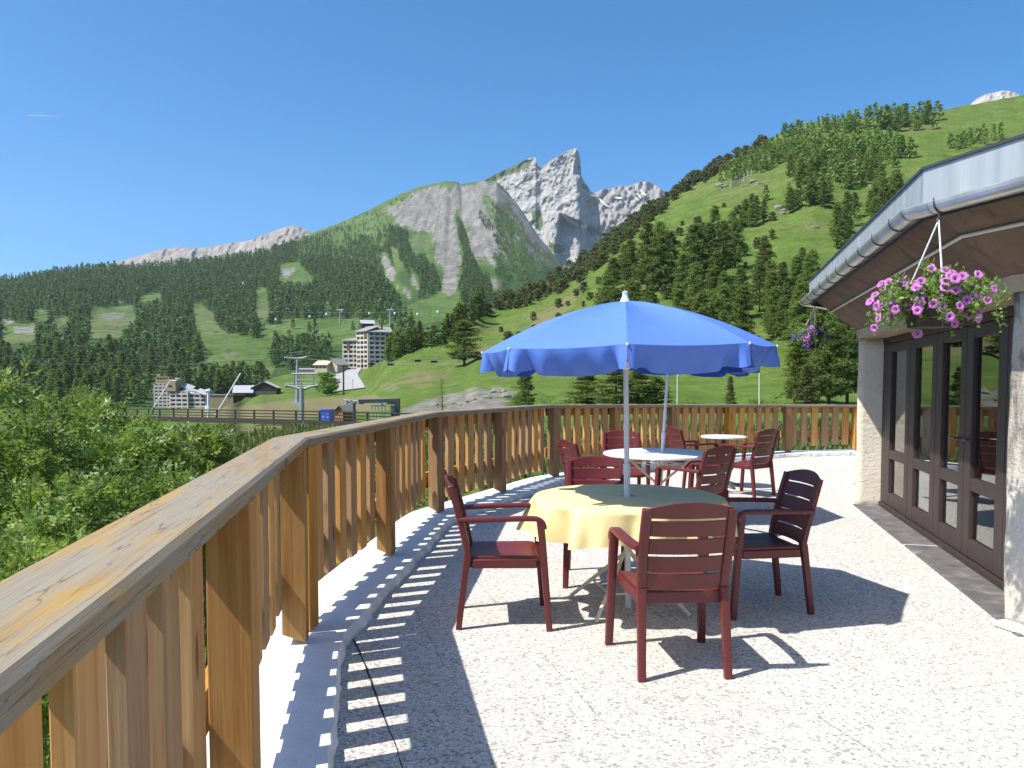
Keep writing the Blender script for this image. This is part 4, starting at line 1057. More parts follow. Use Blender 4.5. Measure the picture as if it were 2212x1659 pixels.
SG = simple('limestone_dome', [(2060, 250), (2085, 236), (2100, 222), (2112, 212), (2128, 204), (2145, 200), (2165, 196), (2180, 196), (2192, 199), (2206, 207), (2225, 222), (2260, 250)], 300, 700, 800, 'rock', .012, 6, 1.0, 1.5)
for nm, s, pts in (('snow_patch', SC, [(1210, 459), (1217, 462), (1232, 474), (1246, 482), (1262, 488), (1270, 486), (1266, 495), (1248, 490), (1228, 480)]), ('snow_patch', SD, [(1291, 428), (1296, 429), (1309, 440), (1318, 448), (1312, 446), (1300, 438)]),
                   ('snow_patch', SD, [(1325, 426), (1338, 425), (1345, 429), (1334, 429)]), ('snow_patch', SD, [(1382, 410), (1386, 411), (1396, 422), (1406, 426), (1398, 425), (1388, 420)]), ('snow_patch', SD, [(1376, 418), (1379, 418), (1386, 428), (1383, 428)]), ('snow_patch', SD, [(1371, 426), (1374, 426), (1379, 433), (1376, 433)])):
    patch(nm, pts, s)
# ---- road up to the tall block, track on the hill: ribbons laid on sheet A
def ribbon(name, left, right, s, mat, lift, n=28):
    V = []
    for k in range(n+1):
        t = k/n
        for side in (left, right):
            ys = [p[1] for p in side]; i = t*(len(side)-1); i0 = min(int(i), len(side)-2); f = i-i0
            x = side[i0][0]*(1-f)+side[i0+1][0]*f; y = side[i0][1]*(1-f)+side[i0+1][1]*f
            V.append((x, y))
    W_ = []; m = 6
    for k in range(n+1):
        a, b = V[2*k], V[2*k+1]
        for j in range(m+1):
            t = j/m; p = sp(s, a[0]*(1-t)+b[0]*t, a[1]*(1-t)+b[1]*t)
            if np.isnan(p).any(): p = W_[-1] if W_ else np.array([0, 300, 0])
            W_.append(p+[0, 0, lift])
    I = np.arange((n+1)*(m+1)).reshape(n+1, m+1); Fq = np.stack([I[:-1, :-1], I[:-1, 1:], I[1:, 1:], I[1:, :-1]], -1).reshape(-1, 4)
    o = npmesh(name, W_, Fq, M[mat], None, True); tag(o, kind='structure'); return o
ribbon('road', [(728, 847), (733, 832), (724, 822), (717, 812), (719, 804), (735, 801), (752, 800)], [(789, 840), (783, 828), (776, 818), (773, 810), (776, 805), (779, 801), (781, 799)], SA, 'gravel', .5)
#ribbon('track', [(810, 846), (850, 834), (884, 823), (893, 820)], [(835, 852), (870, 840), (893, 826), (895, 823)], SA, 'gravel', .15, 14)
# ------------------------------------------------------------------ tree templates (unit height)
def tufts(P, size, tint, rs, up=.35, asp=.6):
    """a pair of crossed leaf-clump triangles at each point"""
    n = len(P); V = []; T = []
    for k in range(2):
        d = rs.randn(n, 3); d[:, 2] = d[:, 2]*.6-.15; d /= np.linalg.norm(d, axis=1)[:, None]
        e = rs.randn(n, 3); e -= (e*d).sum(1)[:, None]*d; e /= np.linalg.norm(e, axis=1)[:, None]
        s = size*(.6+.8*rs.rand(n))[:, None]
        V.append(np.stack([P-d*s*.5+e*s*asp*.5, P-d*s*.5-e*s*asp*.5, P+d*s*.7], 1)); T.append(np.repeat(tint[:, None], 3, 1))
    V = np.concatenate(V).reshape(-1, 3); T = np.concatenate(T).ravel()
    return V, np.arange(len(V)).reshape(-1, 3), T
def conifer(kind, n, seed, size):
    rs = np.random.RandomState(seed); P = []; T = []
    nb = {'pine': 46, 'larch': 60, 'spruce': 64, 'scrub': 30, 'broad': 40}[kind]; per = max(1, n//nb)
    base = {'pine': .14, 'larch': .10, 'spruce': .04, 'scrub': .02, 'broad': .05}[kind]; Rm = {'pine': .28, 'larch': .22, 'spruce': .20, 'scrub': .5, 'broad': .45}[kind]
    br = []
    for b in range(nb):
        u = (b+rs.rand())/nb
        h = base+(1-base)*u**(1.15 if kind != 'scrub' else .9)*.97
        if kind == 'pine': r = Rm*(1-.9*u**1.9)*(.62+.5*rs.rand())*(.55+.45*min(1, u/.25))
        elif kind == 'larch': r = Rm*(1-u)**.5*(.65+.45*rs.rand())*(.6+.4*min(1, u/.2))+.012
        elif kind == 'spruce': r = Rm*(1-u)**.95*(.75+.4*rs.rand())+.012
        else: r = Rm*math.sqrt(max(0, 1-(u*1.02-.28)**2/.55))*(.6+.5*rs.rand())
        az = b*2.39996+rs.randn()*.4; rise = {'pine': .12, 'larch': -.05, 'spruce': -.18, 'scrub': .3, 'broad': .35}[kind]+.1*rs.randn()
        br.append((h, az, r)); tb = rs.rand()
        for k in range(per):
            q = (.18+.82*((k+rs.rand())/per))**.75; rr = r*q; wob = .022+.05*r
            P.append((rr*math.cos(az)+rs.randn()*wob, rr*math.sin(az)+rs.randn()*wob, h+rise*rr+.25*rr*rr/Rm*(-.5 if kind in ('spruce', 'larch') else .2)+rs.randn()*wob*.5)); T.append(np.clip(.5*tb+.5*rs.rand(), 0, 1))
    P = np.array(P); P[:, 2] = np.clip(P[:, 2], .01, 1.0)
    V, Fc, T = tufts(P, size, np.array(T), rs); return V, Fc, T, br
def trunk_mesh(name, br, r0, seed, lean=0):
    mb = MB(); mb.tube([(0, 0, -.03), (.004, 0, .3), (-.003, .003, .65), (0, 0, .96)], [r0, r0*.8, r0*.45, r0*.1], 7)
    for (h, az, r) in br[::2]:
        mb.tube([(0, 0, h-.01), (r*.5*math.cos(az), r*.5*math.sin(az), h+.01), (r*.85*math.cos(az), r*.85*math.sin(az), h+.005)], [r0*.28*(1.1-h), r0*.18*(1.1-h), r0*.06], 4)
    return mb.mesh(name, M['bark'], True)
TPL = {}
for kind, mat, nv in (('pine', 'pine', 4), ('larch', 'larch', 4), ('spruce', 'spruce', 2), ('broad', 'broad', 2)):
    for lod, (n, sz) in {'hi': (5200, .0215), 'mid': (1800, .036), 'lo': (640, .056)}.items():
        if kind in ('spruce', 'broad') and lod != 'hi': continue
        L = []
        for k in range(nv):
            if kind == 'broad': n, sz = 4000, .042
            V, Fc, T, br = conifer(kind, n, 100+k*7+len(kind), sz)
            cm = npmesh('crown', V, Fc, M[mat], tint=T, link=False) if not (kind == 'larch' and lod != 'hi') else npmesh('crown', V, Fc, M['larch_light'], tint=T, link=False); tm = trunk_mesh('trunk', br if lod != 'lo' else br[::5], .018 if kind != 'broad' else .012, k)
            L.append((cm, tm))
        TPL[kind, lod] = L
def lowpoly(rs, kind):
    V = []; Fc = []; T = []
    tiers = 7 if kind != 'scrub' else 5
    for j in range(tiers):
        u = j/tiers; z1 = .10+.9*u+.26*(1-.3*u)/tiers*2.2; z0 = .08+.9*u
        r = (.22*(1-u)**.62+.025 if kind == 'cone' else .21*math.sqrt(max(.05, 1-((u-.3)/.75)**2)) if kind == 'round' else .52*math.sqrt(max(.1, 1-((u-.2)/.85)**2)))
        a0 = rs.rand()*6; tt = rs.rand()
        for k in range(5):
            a = a0+k*2*math.pi/5+rs.randn()*.15; b = a+2*math.pi/5*(.8+.5*rs.rand()); ra, rb = r*(.65+.6*rs.rand()), r*(.65+.6*rs.rand()); n = len(V)
            V += [(ra*math.cos(a), ra*math.sin(a), z0-.05*rs.rand()), (rb*math.cos(b), rb*math.sin(b), z0-.05*rs.rand()), (.03*rs.randn(), .03*rs.randn(), min(1.0, z1+.06*rs.rand()))]
            Fc.append((n, n+1, n+2)); q = np.clip(.5*tt+.5*rs.rand(), 0, 1); T += [q, q, q]
    n = len(V); V += [(.015, 0, 0), (-.01, .012, 0), (-.01, -.012, 0), (0, 0, .5)]; T += [0, 0, 0, 0]; Fc += [(n, n+1, n+3), (n+1, n+2, n+3), (n+2, n, n+3)]
    return np.array(V), np.array(Fc), np.array(T)
rsl = np.random.RandomState(5)
LOW = {k: [conifer(q, n_, 500+j*3, z_)[:3] for j in range(10)] for k, q, n_, z_ in (('cone', 'larch', 60, .125), ('round', 'pine', 46, .15), ('scrub', 'scrub', 40, .26))}
# ------------------------------------------------------------------ where trees stand (photo areas of their feet)
TREES = []       # pos, height, kind, label, group, cat, tint
def scatter(s, poly, hrange, kinds, label, group, sx=.42, sy=.26, jit=.5, keep=1.0, ex=None, seed=0, hm=1.0, tint=(.0, 1.0), dens=None, yscale=1):
    rs = np.random.RandomState(seed+17); xs_ = [p[0] for p in poly]; ys_ = [p[1] for p in poly]; y = min(ys_); cand = []
    xm = (min(xs_)+max(xs_))/2
    while y < max(ys_):
        p = None
        for xx in np.linspace(min(xs_), max(xs_), 9):
            q = sp(s, xx, y)
            if not np.isnan(q).any(): p = q; break
        if p is None: y += 2; continue
        hp = np.mean(hrange)*F/p[1]; x = min(xs_)-rs.rand()*hp*sx
        while x < max(xs_):
            cand.append((x+rs.randn()*jit*hp*sx*.6, y+rs.randn()*jit*hp*sy*.6)); x += hp*sx*(.75+.5*rs.rand())
        y += max(1.0, hp*sy)
    if not cand: return
    cand = np.array(cand); m = inpoly(cand[:, 0], cand[:, 1], poly)
    if ex:
        hp = np.array([np.mean(hrange)*F/max(q[1], 30) if not np.isnan(q).any() else 10 for q in surf(s, cand[:, 0], cand[:, 1])])
        for f in (0, .5, .85): m &= ~(soft(cand[:, 0], cand[:, 1]-f*hp, ex, 5, .06) > .5)
    if keep < 1: m &= rs.rand(len(cand)) < keep
    if dens is not None: m &= rs.rand(len(cand)) < dens(cand[:, 0], cand[:, 1])
    cand = cand[m]; P = surf(s, cand[:, 0], cand[:, 1])
    for p, (x, y) in zip(P, cand):
        if np.isnan(p).any(): continue
        k = kinds[rs.randint(len(kinds))]; h = (hrange[0]+(hrange[1]-hrange[0])*rs.rand()**1.3)*hm*(.55+.3*rs.rand() if rs.rand() < .16 else 1)
        TREES.append((p, h, k, label, group, 'tree', tint[0]+(tint[1]-tint[0])*rs.rand(), x, y))
exB = screeB+meadowB
PI_, LA = 'pine', 'larch'
g = 'conifers on the forested slopes across the valley'; lb = 'dark green conifer in the dense forest across the valley'
scatter(SB, [(-200, 560), (640, 530), (640, 600), (600, 700), (580, 850), (-200, 850)], (12, 19), [PI_, PI_, PI_, LA], lb, g, ex=exB, seed=1, sx=.36, sy=.20, tint=(.0, .8))
scatter(SB, [(600, 575), (700, 560), (800, 580), (858, 640), (870, 690), (780, 690), (600, 690)], (12, 18), [PI_, PI_, LA], lb, g, ex=exB, seed=2, sx=.36, sy=.20, tint=(.0, .75))
scatter(SB, [(600, 545), (660, 515), (760, 490), (840, 500), (850, 600), (790, 590), (700, 575), (600, 580)], (8, 13), [PI_, LA], lb, g, ex=exB, seed=3, sx=.5, sy=.34, tint=(.2, 1), dens=lambda x, y: np.clip((y-480)/110+.25+.8*fbm(x*.03, y*.04, 3, 2), 0, 1))
scatter(SB, [(640, 520), (760, 475), (860, 430), (900, 440), (870, 500), (760, 500)], (6, 9), [PI_], lb, g, keep=.07, ex=exB, seed=4, tint=(.2, .9))
scatter(SB, [(858, 500), (880, 505), (890, 560), (915, 560), (945, 600), (955, 650), (925, 655), (900, 640), (880, 590), (860, 560)], (10, 15), [PI_, LA], lb, g, ex=exB, seed=5, sx=.38, sy=.22)
scatter(SB, [(840, 490), (868, 500), (858, 540), (838, 530)], (8, 12), [PI_], lb, g, ex=screeB, seed=25, sx=.4, sy=.25)
scatter(SB, [(984, 470), (1000, 490), (1020, 560), (1040, 600), (1070, 610), (1075, 660), (1020, 675), (995, 650), (990, 600), (1002, 560), (990, 510)], (10, 15), [PI_, LA], lb, g, ex=screeB, seed=6, sx=.36, sy=.2, tint=(0, .8))
scatter(SB, [(1060, 440), (1100, 440), (1150, 520), (1185, 560), (1180, 600), (1120, 640), (1080, 640), (1060, 560), (1075, 545)], (5, 9), ['broad', LA], 'bright green bush on the mountain flank', g, ex=screeB, seed=7, keep=.34, tint=(.6, 1.3))
scatter(SB, [(1012, 430), (1060, 480), (1080, 530), (1050, 520)], (5, 8), [PI_], lb, g, ex=screeB, seed=8, keep=.5)
gv = 'conifer clumps on the valley meadow'
scatter(SB, [(498, 690), (515, 682), (545, 685), (560, 715), (556, 732), (520, 728), (500, 722)], (13, 18), [PI_, LA], 'dark conifer in the clump standing in the bright valley meadow', gv, seed=9, sx=.34, sy=.2)
scatter(SB, [(585, 745), (620, 745), (650, 748), (700, 752), (720, 765), (715, 800), (590, 800)], (12, 17), [PI_, LA], 'conifer in the grove behind the low cream house', gv, seed=10, sx=.36, sy=.2, tint=(.1, .9))
scatter(SB, [(655, 735), (675, 720), (690, 735), (680, 752)], (15, 19), [PI_], 'tall conifer at the top of the grove behind the low house', gv, seed=11)
for (x, y, h, l) in ((633, 710, 12, 'lone conifer on the valley meadow, right of the dark clump'), (478, 712, 12, 'single slim conifer left of the clump in the valley meadow'), (781, 718, 15, 'conifer beside the dark chalet above the tall apartment block'), (762, 712, 9, 'small conifer left of the dark chalet above the tall block'), (588, 690, 16, 'conifer in the meadow gap below the ski run'), (602, 700, 14, 'conifer at the edge of the meadow below the ski run')):
    p = sp(SB, x, y); TREES.append((p, h, PI_, l, gv, 'tree', .3, x, y))
scatter(SB, [(380, 838), (470, 828), (560, 820), (585, 826), (592, 850), (375, 856)], (12, 17), [PI_, LA, LA], 'conifer in the row behind the apartment blocks', 'conifers behind the village', seed=12, sx=.30, sy=.13, tint=(.1, 1))
scatter(SB, [(740, 700), (840, 690), (900, 700), (900, 730), (850, 760), (840, 720), (745, 720)], (13, 18), [PI_, LA], 'conifer beside the tall apartment block', gv, seed=26, keep=.5, ex=[(740, 690), (840, 690), (840, 735), (740, 735)] and [[(742, 700), (838, 700), (838, 740), (742, 740)]])
scatter(SB, [(-200, 838), (240, 832), (262, 838), (300, 842), (325, 845), (325, 880), (-200, 885)], (11, 16), [PI_, LA, PI_], 'conifer behind the ash shrubs, left of the apartment buildings', 'conifers left of the village', seed=51, sx=.42, sy=.16, tint=(.0, .9))
# right hill
gh = 'conifers on the right hand hill'
rh = np.random.RandomState(31)
for i in range(34):
    x = 838+208*(i+.6*rh.rand())/34; yr = np.interp(x, [r_[0] for r_ in ridgeA], [r_[1] for r_ in ridgeA]); y = yr+2.5+rh.rand()*9; p = sp(SA, x, y)
    if not np.isnan(p).any(): TREES.append((p, (36+24*rh.rand()+(8 if x > 960 else 0))*p[1]/F, ['spruce', 'spruce', LA][rh.randint(3)], 'yellowish dark conifer in the row along the green hump', 'conifers along the green hump', 'tree', .3+.5*rh.rand(), x, y))
scatter(SA, [(1663, 302), (1720, 284), (1800, 272), (1859, 268), (1859, 288), (1800, 292), (1700, 306)], (8, 11), [LA, LA, PI_], 'larch on the crest of the right hand hill', gh, seed=14, sx=.4, sy=.3, tint=(.3, 1))
scatter(SA, [(1900, 262), (1960, 256), (2028, 252), (2030, 282), (1950, 284), (1890, 284), (1830, 286), (1808, 280)], (11, 16), [LA], 'larch on the crest of the right hand hill', gh, seed=15, sx=.36, sy=.26, tint=(.3, 1))
scatter(SA, [(1551, 388), (1620, 345), (1690, 312), (1718, 312), (1712, 345), (1650, 372), (1600, 392), (1560, 400)], (7, 10), [PI_, LA], 'conifer in the dark stand below the crest of the hill', gh, seed=16, sx=.42, sy=.3, tint=(.2, .8))
scatter(SA, [(1700, 345), (1760, 318), (1900, 306), (1985, 330), (1965, 350), (1890, 378), (1880, 398), (1840, 412), (1790, 408), (1740, 398), (1700, 385)], (8, 12), [LA, LA, LA, PI_], 'light green larch in the wide patch high on the hill', gh, seed=17, sx=.38, sy=.26, tint=(.4, 1))
scatter(SA, [(1703, 440), (1740, 425), (1790, 428), (1796, 445), (1750, 455), (1706, 470)], (8, 11), [PI_, LA], 'conifer in the small clump high on the open hillside', gh, seed=18, sx=.4, sy=.3)
scatter(SA, [(1640, 435), (1675, 430), (1675, 442), (1642, 445)], (7, 9), [PI_], 'conifer in the small clump high on the open hillside', gh, seed=19)
scatter(SA, [(1500, 540), (1551, 505), (1620, 478), (1668, 466), (1660, 485), (1600, 512), (1540, 545)], (8, 13), [PI_, PI_, LA], 'conifer in the dark group on the middle of the hill', gh, seed=20, sx=.42, sy=.3)
scatter(SA, [(1827, 480), (1860, 430), (1940, 400), (1960, 420), (1900, 470), (1850, 520), (1780, 580), (1740, 640), (1727, 620), (1780, 540)], (9, 13), [LA, LA, PI_], 'conifer on the hill close above the roof edge', gh, keep=.8, seed=21, sx=.42, sy=.3)
scatter(SA, [(2047, 322), (2110, 300), (2170, 296), (2170, 306), (2060, 330)], (8, 10), [PI_], 'conifer high on the hill above the zinc fascia', gh, seed=22)
gm = 'tall conifers in the wood behind the parasol'
scatter(SA, [(1262, 735), (1340, 700), (1440, 690), (1560, 690), (1700, 650), (1840, 640), (1840, 828), (1700, 822), (1640, 812), (1520, 812), (1440, 780), (1300, 770)], (8.5, 13.5), [LA, LA, LA, PI_], 'tall conifer in the wood behind the blue parasol', gm, seed=23, keep=.72, sx=.38, sy=.25, tint=(.2, 1))
for i, (x, y, hp) in enumerate(((1362, 622, 105), (1398, 630, 150), (1425, 628, 152), (1446, 616, 118), (1500, 622, 140), (1532, 612, 130), (1562, 602, 125), (1588, 580, 105), (1475, 648, 100), (1545, 655, 115), (1325, 650, 95), (1348, 606, 78), (1310, 690, 105), (1650, 640, 130))):
    p = sp(SA, x, y); TREES.append((p, hp*p[1]/F, LA if i in (2, 9, 12) else PI_, 'big dark pine on the slope above the parasol, before the open grass', 'big pines above the parasol', 'tree', .3, x, y))
for (x, y, hp, k, l) in ((1003, 790, 100, PI_, 'solitary broad dark conifer on the grassy hump left of the parasol'), (708, 855, 52, 'broad', 'bright green rounded leafy tree right of the thick lift pylon'), (955, 888, 74, 'dead', 'spindly young larch just beyond the railing, left of the parasol'), (1135, 888, 94, PI_, 'narrow dark conifer behind the railing under the left edge of the parasol'),
                         (1577, 884, 74, 'spruce', 'small yellowish young spruce behind the far railing'), (1743, 884, 100, 'spruce', 'yellow green young spruce behind the railing near the building'),
                         (1268, 884, 84, PI_, 'dark bushy pine behind the railing, left of the parasol pole'), (1330, 886, 92, PI_, 'dark bushy pine behind the railing, just left of the parasol pole'), (1378, 885, 90, PI_, 'dark bushy pine behind the railing, between the two parasol poles'), (1418, 882, 72, PI_, 'low dark pine behind the railing at the second parasol pole'),
                         (1790, 882, 190, PI_, 'tall dark pine beside the building corner'), (1830, 880, 240, PI_, 'tallest dark pine right behind the building corner'), (1716, 872, 150, LA, 'pine left of the yellow green spruce near the building'), (1768, 868, 215, LA, 'tall larch behind the violet flower basket')):
    p = sp(SA, x, y); TREES.append((p, hp*p[1]/F, k, l, None, 'tree', .4, x, y))
TREES = [t for t in TREES if not np.isnan(t[0]).any()]
order = sorted(range(len(TREES)), key=lambda i: -TREES[i][1]/TREES[i][0][1])
must = [i for i in order if TREES[i][4] in (None, gv)]
indiv = [i for i in order if TREES[i][4] is None]
for i in order:
    if len(indiv) >= 292: break
    if i not in indiv: indiv.append(i)
iset = set(indiv); proto = {}
rt = np.random.RandomState(77)
for i in indiv:
    p, h, k, l, gr, cat, tn, x, y = TREES[i]; px = h*F/p[1]*.463
    kk = LA if k == 'dead' else PI_ if (k == LA and gr == g) else k; lod = 'hi' if px > 34 or kk in ('spruce', 'broad') else 'mid' if px > 17 else 'lo'
    L = TPL[kk, lod]; j = rt.randint(len(L)); cm, tm = L[j]
    nm = {'pine': 'pine_tree', 'larch': 'larch_tree', 'spruce': 'spruce_tree', 'broad': 'bush'}[kk]
    wx = .9+.35*rt.rand()
    if x in (1268, 1330, 1378, 1418): wx = 2.3
    if x == 1003: wx = 1.7
    if x == 1743: wx = 1.6
    if x == 708: wx = 1.25
    if x == 708:
        V, Fc, T, br = conifer('broad', 3000, 901, .05); cm = npmesh('crown', V, Fc, M['leaf_light'], tint=T, link=False)
    if k == 'dead':
        V, Fc, T, br = conifer('larch', 420, 900, .022); cm = npmesh('crown', V, Fc, M['larch'], tint=T, link=False); wx = 1.1
    e = empty(nm, l, 'tree', p-[0, 0, .01*h], rt.rand()*6.28, gr); e.scale = (h*wx, h*wx, h)
    mobj('trunk', tm, e); mobj('crown', cm, e)
def merged(name, items, mat, kindf, label=None):
    VV, FF, TT, WW = [], [], [], []; n = 0
    for (p, h, k, tn, wm) in items:
        V, Fc, T = LOW[kindf(k)][rt.randint(10)]; a = rt.rand()*6.28; c, s = math.cos(a), math.sin(a); wx = h*(.75+.75*rt.rand()**1.5)
        q = np.stack([(V[:, 0]*c-V[:, 1]*s)*wx, (V[:, 0]*s+V[:, 1]*c)*wx, V[:, 2]*h], 1)+p-[0, 0, .02*h]
        VV.append(q); FF.append(Fc+n); n += len(V); TT.append(np.clip(.45*T+.55*tn, 0, 1.3)); WW.append(np.full(len(V), wm, np.float32))
    o = npmesh(name, np.concatenate(VV), np.concatenate(FF), mat, tint=np.concatenate(TT)); at_ = o.data.attributes.new('warm', 'FLOAT', 'POINT'); at_.data.foreach_set('value', np.concatenate(WW)); tag(o, label, 'forest', kind='stuff'); return o
rest = [(TREES[i][0], TREES[i][1], TREES[i][2], TREES[i][6]+(.3 if TREES[i][2] in (LA, 'broad') else 0), (.75 if TREES[i][4] == gh else .35 if TREES[i][2] == 'broad' else .12*TREES[i][6])) for i in order if i not in iset]
print('TREES', len(TREES), 'rest', len(rest))
merged('forest', rest, M['forest'], lambda k: 'round' if rt.rand() < (.5 if k == PI_ else .7) else 'scrub' if k == 'broad' else 'cone', 'dense conifer forest covering the slopes across the valley and the upper hill')
# mountain pine scrub along the left flank of the right hill
TR0 = len(TREES)
scatter(SA, [(1022, 684), (1060, 668), (1100, 650), (1180, 614), (1240, 580), (1300, 525), (1360, 480), (1420, 440), (1500, 390), (1560, 354), (1620, 323), (1660, 302), (1660, 318), (1600, 350), (1540, 388), (1480, 415), (1440, 446), (1420, 474), (1400, 486), (1340, 540), (1300, 575), (1260, 606), (1200, 640), (1130, 665), (1090, 672), (1040, 690)], (3.5, 6.5), ['scrub'], '', '', sx=.55, sy=.32, seed=40, tint=(0, 1))
scatter(SA, [(1060, 720), (1150, 690), (1240, 640), (1330, 570), (1420, 500), (1500, 470), (1600, 430), (1700, 500), (1600, 600), (1300, 720), (1100, 760)], (2, 4), ['scrub'], '', '', seed=41, keep=.035)
scr = TREES[TR0:]; del TREES[TR0:]
VV, FF, TT = [], [], []; n = 0; SCT = [conifer('scrub', 260, 300+k, .16)[:3] for k in range(6)]
for t in scr:
    if np.isnan(t[0]).any(): continue
    V, Fc, T = SCT[rt.randint(6)]; a = rt.rand()*6.28; c, s = math.cos(a), math.sin(a); h = t[1]; wx = h*(.8+.4*rt.rand())
    VV.append(np.stack([(V[:, 0]*c-V[:, 1]*s)*wx, (V[:, 0]*s+V[:, 1]*c)*wx, V[:, 2]*h], 1)+t[0]-[0, 0, .03*h]); FF.append(Fc+n); n += len(V); TT.append(np.clip(T*.6+.4*t[6], 0, 1))
o = npmesh('mountain_pine_scrub', np.concatenate(VV), np.concatenate(FF), M['bushpine'], tint=np.concatenate(TT)); tag(o, 'dark mountain pine scrub along the flank of the hill', 'scrub', kind='stuff')
# ------------------------------------------------------------------ leafy shrubs outside the railing
def shrub(name, label, cat, group, base, blobs, ncl, seed, leaf=.052, mat='ash_leaf', nst=26, per=9):
    rs = np.random.RandomState(seed); e = empty(name, label, cat, base, 0, group); base = np.array(base)
    tot = sum(b[3]**2 for b in blobs); C = []; D = []
    for (x, y, z, r) in blobs:
        n = int(ncl*r*r/tot); d = rs.randn(n, 3); d /= np.linalg.norm(d, axis=1)[:, None]; q = rs.rand(n)**.45
        nz = 1+.24*fbm(d[:, 0]*2.3+x*3, d[:, 1]*2.3+y*3, d[:, 2]*2.3+z*3, 3)
        C.append(np.array([x, y, z])-base+d*(r*q*nz)[:, None]*[1, 1, .85]); D.append(d)
    C = np.concatenate(C); D = np.concatenate(D)
    gap = fbm(C[:, 0]*2.6, C[:, 1]*2.6, C[:, 2]*2.6+seed, 3) > .0; C, D = C[gap], D[gap]; n = len(C)
    dirv = D*.8+rs.randn(n, 3)*.55+[0, 0, .25]; dirv /= np.linalg.norm(dirv, axis=1)[:, None]
    side = np.cross(dirv, rs.randn(n, 3)*.5+[0, 0, 1]); side /= np.linalg.norm(side, axis=1)[:, None]; nrm = np.cross(side, dirv)
    V = []; T = []; tb = rs.rand(n)
    tone = np.clip(.45+1.5*fbm(C[:, 0]*1.6, C[:, 1]*1.6, C[:, 2]*1.6+seed, 2)+.25*rs.randn(n), 0, 1)
    for k in range(per):
        t = (k//2+1)/(per/2+.5); sgn = 0 if k == per-1 else (1 if k % 2 else -1); L = leaf*(.75+.5*rs.rand(n))[:, None]
        p = C+dirv*(t*leaf*2.6)-np.array([0, 0, 1])*(t*t*leaf*.7); ax = dirv*(.55 if sgn else 1.0)+side*sgn*.85-nrm*(.25*rs.rand(n))[:, None]+rs.randn(n, 3)*.12; ax /= np.linalg.norm(ax, axis=1)[:, None]
        wd = np.cross(ax, nrm+rs.randn(n, 3)*.3); wd /= np.linalg.norm(wd, axis=1)[:, None]; b = p+side*sgn*leaf*.1
        V.append(np.stack([b, b+ax*L*.45+wd*L*.21, b+ax*L, b+ax*L*.45-wd*L*.21], 1)); T.append(np.repeat(np.clip(tone+rs.randn(n)*.12, 0, 1)[:, None], 4, 1))
    V = np.concatenate(V).reshape(-1, 3); T = np.concatenate(T).ravel()
    npmesh('foliage', V, np.arange(len(V)).reshape(-1, 4), M[mat], e, tint=T)
    mb = MB()
    for k in range(nst):
        c = C[rs.randint(n)]; b0 = np.array([rs.randn()*.18, rs.randn()*.18, -.1]); m = (b0+c)/2+rs.randn(3)*.14; pa = cr([b0, m, c], 4)
        mb.tube(pa, list(np.linspace(.022, .004, len(pa))), 5)
        for q in range(3):
            s0 = pa[rs.randint(3, len(pa))]; c2 = C[np.argmin(((C-s0-rs.randn(3)*.25)**2).sum(1))]; mb.tube(cr([s0, (s0+c2)/2+rs.randn(3)*.05, c2], 3), list(np.linspace(.007, .002, 7)), 4)
    mb.build('stem', M['twig'], e, True); return e
def bl(x, y, d, r): q = at(x, y, d); return (q[0], q[1], q[2], r)
ga_ = 'ash shrubs outside the railing'
shrub('ash_shrub', 'leafy green ash shrub at the left edge, tallest of those outside the railing', 'shrub', ga_, (-4.5, 6.6, -3.7), [bl(-20, 960, 6.6, .70), bl(60, 990, 6.4, .6), bl(-60, 1180, 6.4, .9), bl(-40, 880, 6.9, .35), bl(80, 1200, 6.0, .75), bl(20, 1380, 5.6, .8)], 6400, 1)
shrub('ash_shrub', 'rounded ash shrub outside the railing, left of the village in view', 'shrub', ga_, (-3.6, 7.2, -3.5), [bl(255, 985, 7.2, .48), bl(205, 940, 7.5, .38), bl(325, 1030, 7.3, .46), bl(240, 1120, 7.0, .8), bl(150, 1010, 7.2, .5)], 6400, 2)
shrub('ash_shrub', 'ash shrub with grey twigs close behind the near handrail', 'shrub', ga_, (-2.7, 5.2, -3.7), [bl(190, 1200, 5.4, .55), bl(80, 1310, 4.7, .6), bl(300, 1130, 5.8, .5), bl(150, 1330, 4.7, .6), bl(20, 1450, 4.2, .55)], 5400, 3)
shrub('ash_shrub', 'low ash shrub behind the bend of the handrail, nearest the dark fence', 'shrub', ga_, (-3.05, 7.6, -3.3), [bl(420, 1010, 7.6, .42), bl(455, 1060, 7.4, .36), bl(380, 1080, 7.2, .6), bl(440, 980, 7.9, .25), bl(480, 1120, 7.4, .45)], 4000, 4)
shrub('willow_shrub', 'pale olive shrub top showing behind the ash shrubs', 'shrub', None, (-5.3, 11.0, -3.2), [bl(150, 940, 11, .6), bl(185, 900, 11.3, .45), bl(120, 905, 11.2, .4)], 1500, 5, .05, 'larch')
# low growth beyond the far railing seen through the slats
for i, (x, w_) in enumerate(((1120, .9), (1160, 1.1), (1195, 1.2), (1228, .8), (1500, .7), (1640, .8), (1690, 1.0))):
    p = sp(SA, x, 888); shrub('bush', ['light green bush behind the railing left of the parasol', 'light green bush behind the far railing, right of the poles'][i > 3], 'shrub', ['bushes behind the railing, left', 'bushes behind the railing, right'][i > 3], p, [(p[0], p[1], p[2]+w_*.55, w_*.75), (p[0]+.6*w_, p[1]+.3, p[2]+w_*.35, w_*.6), (p[0]-.5*w_, p[1], p[2]+w_*.9, w_*.45)], 420, 60+i, .11, 'broad', 5, 5)
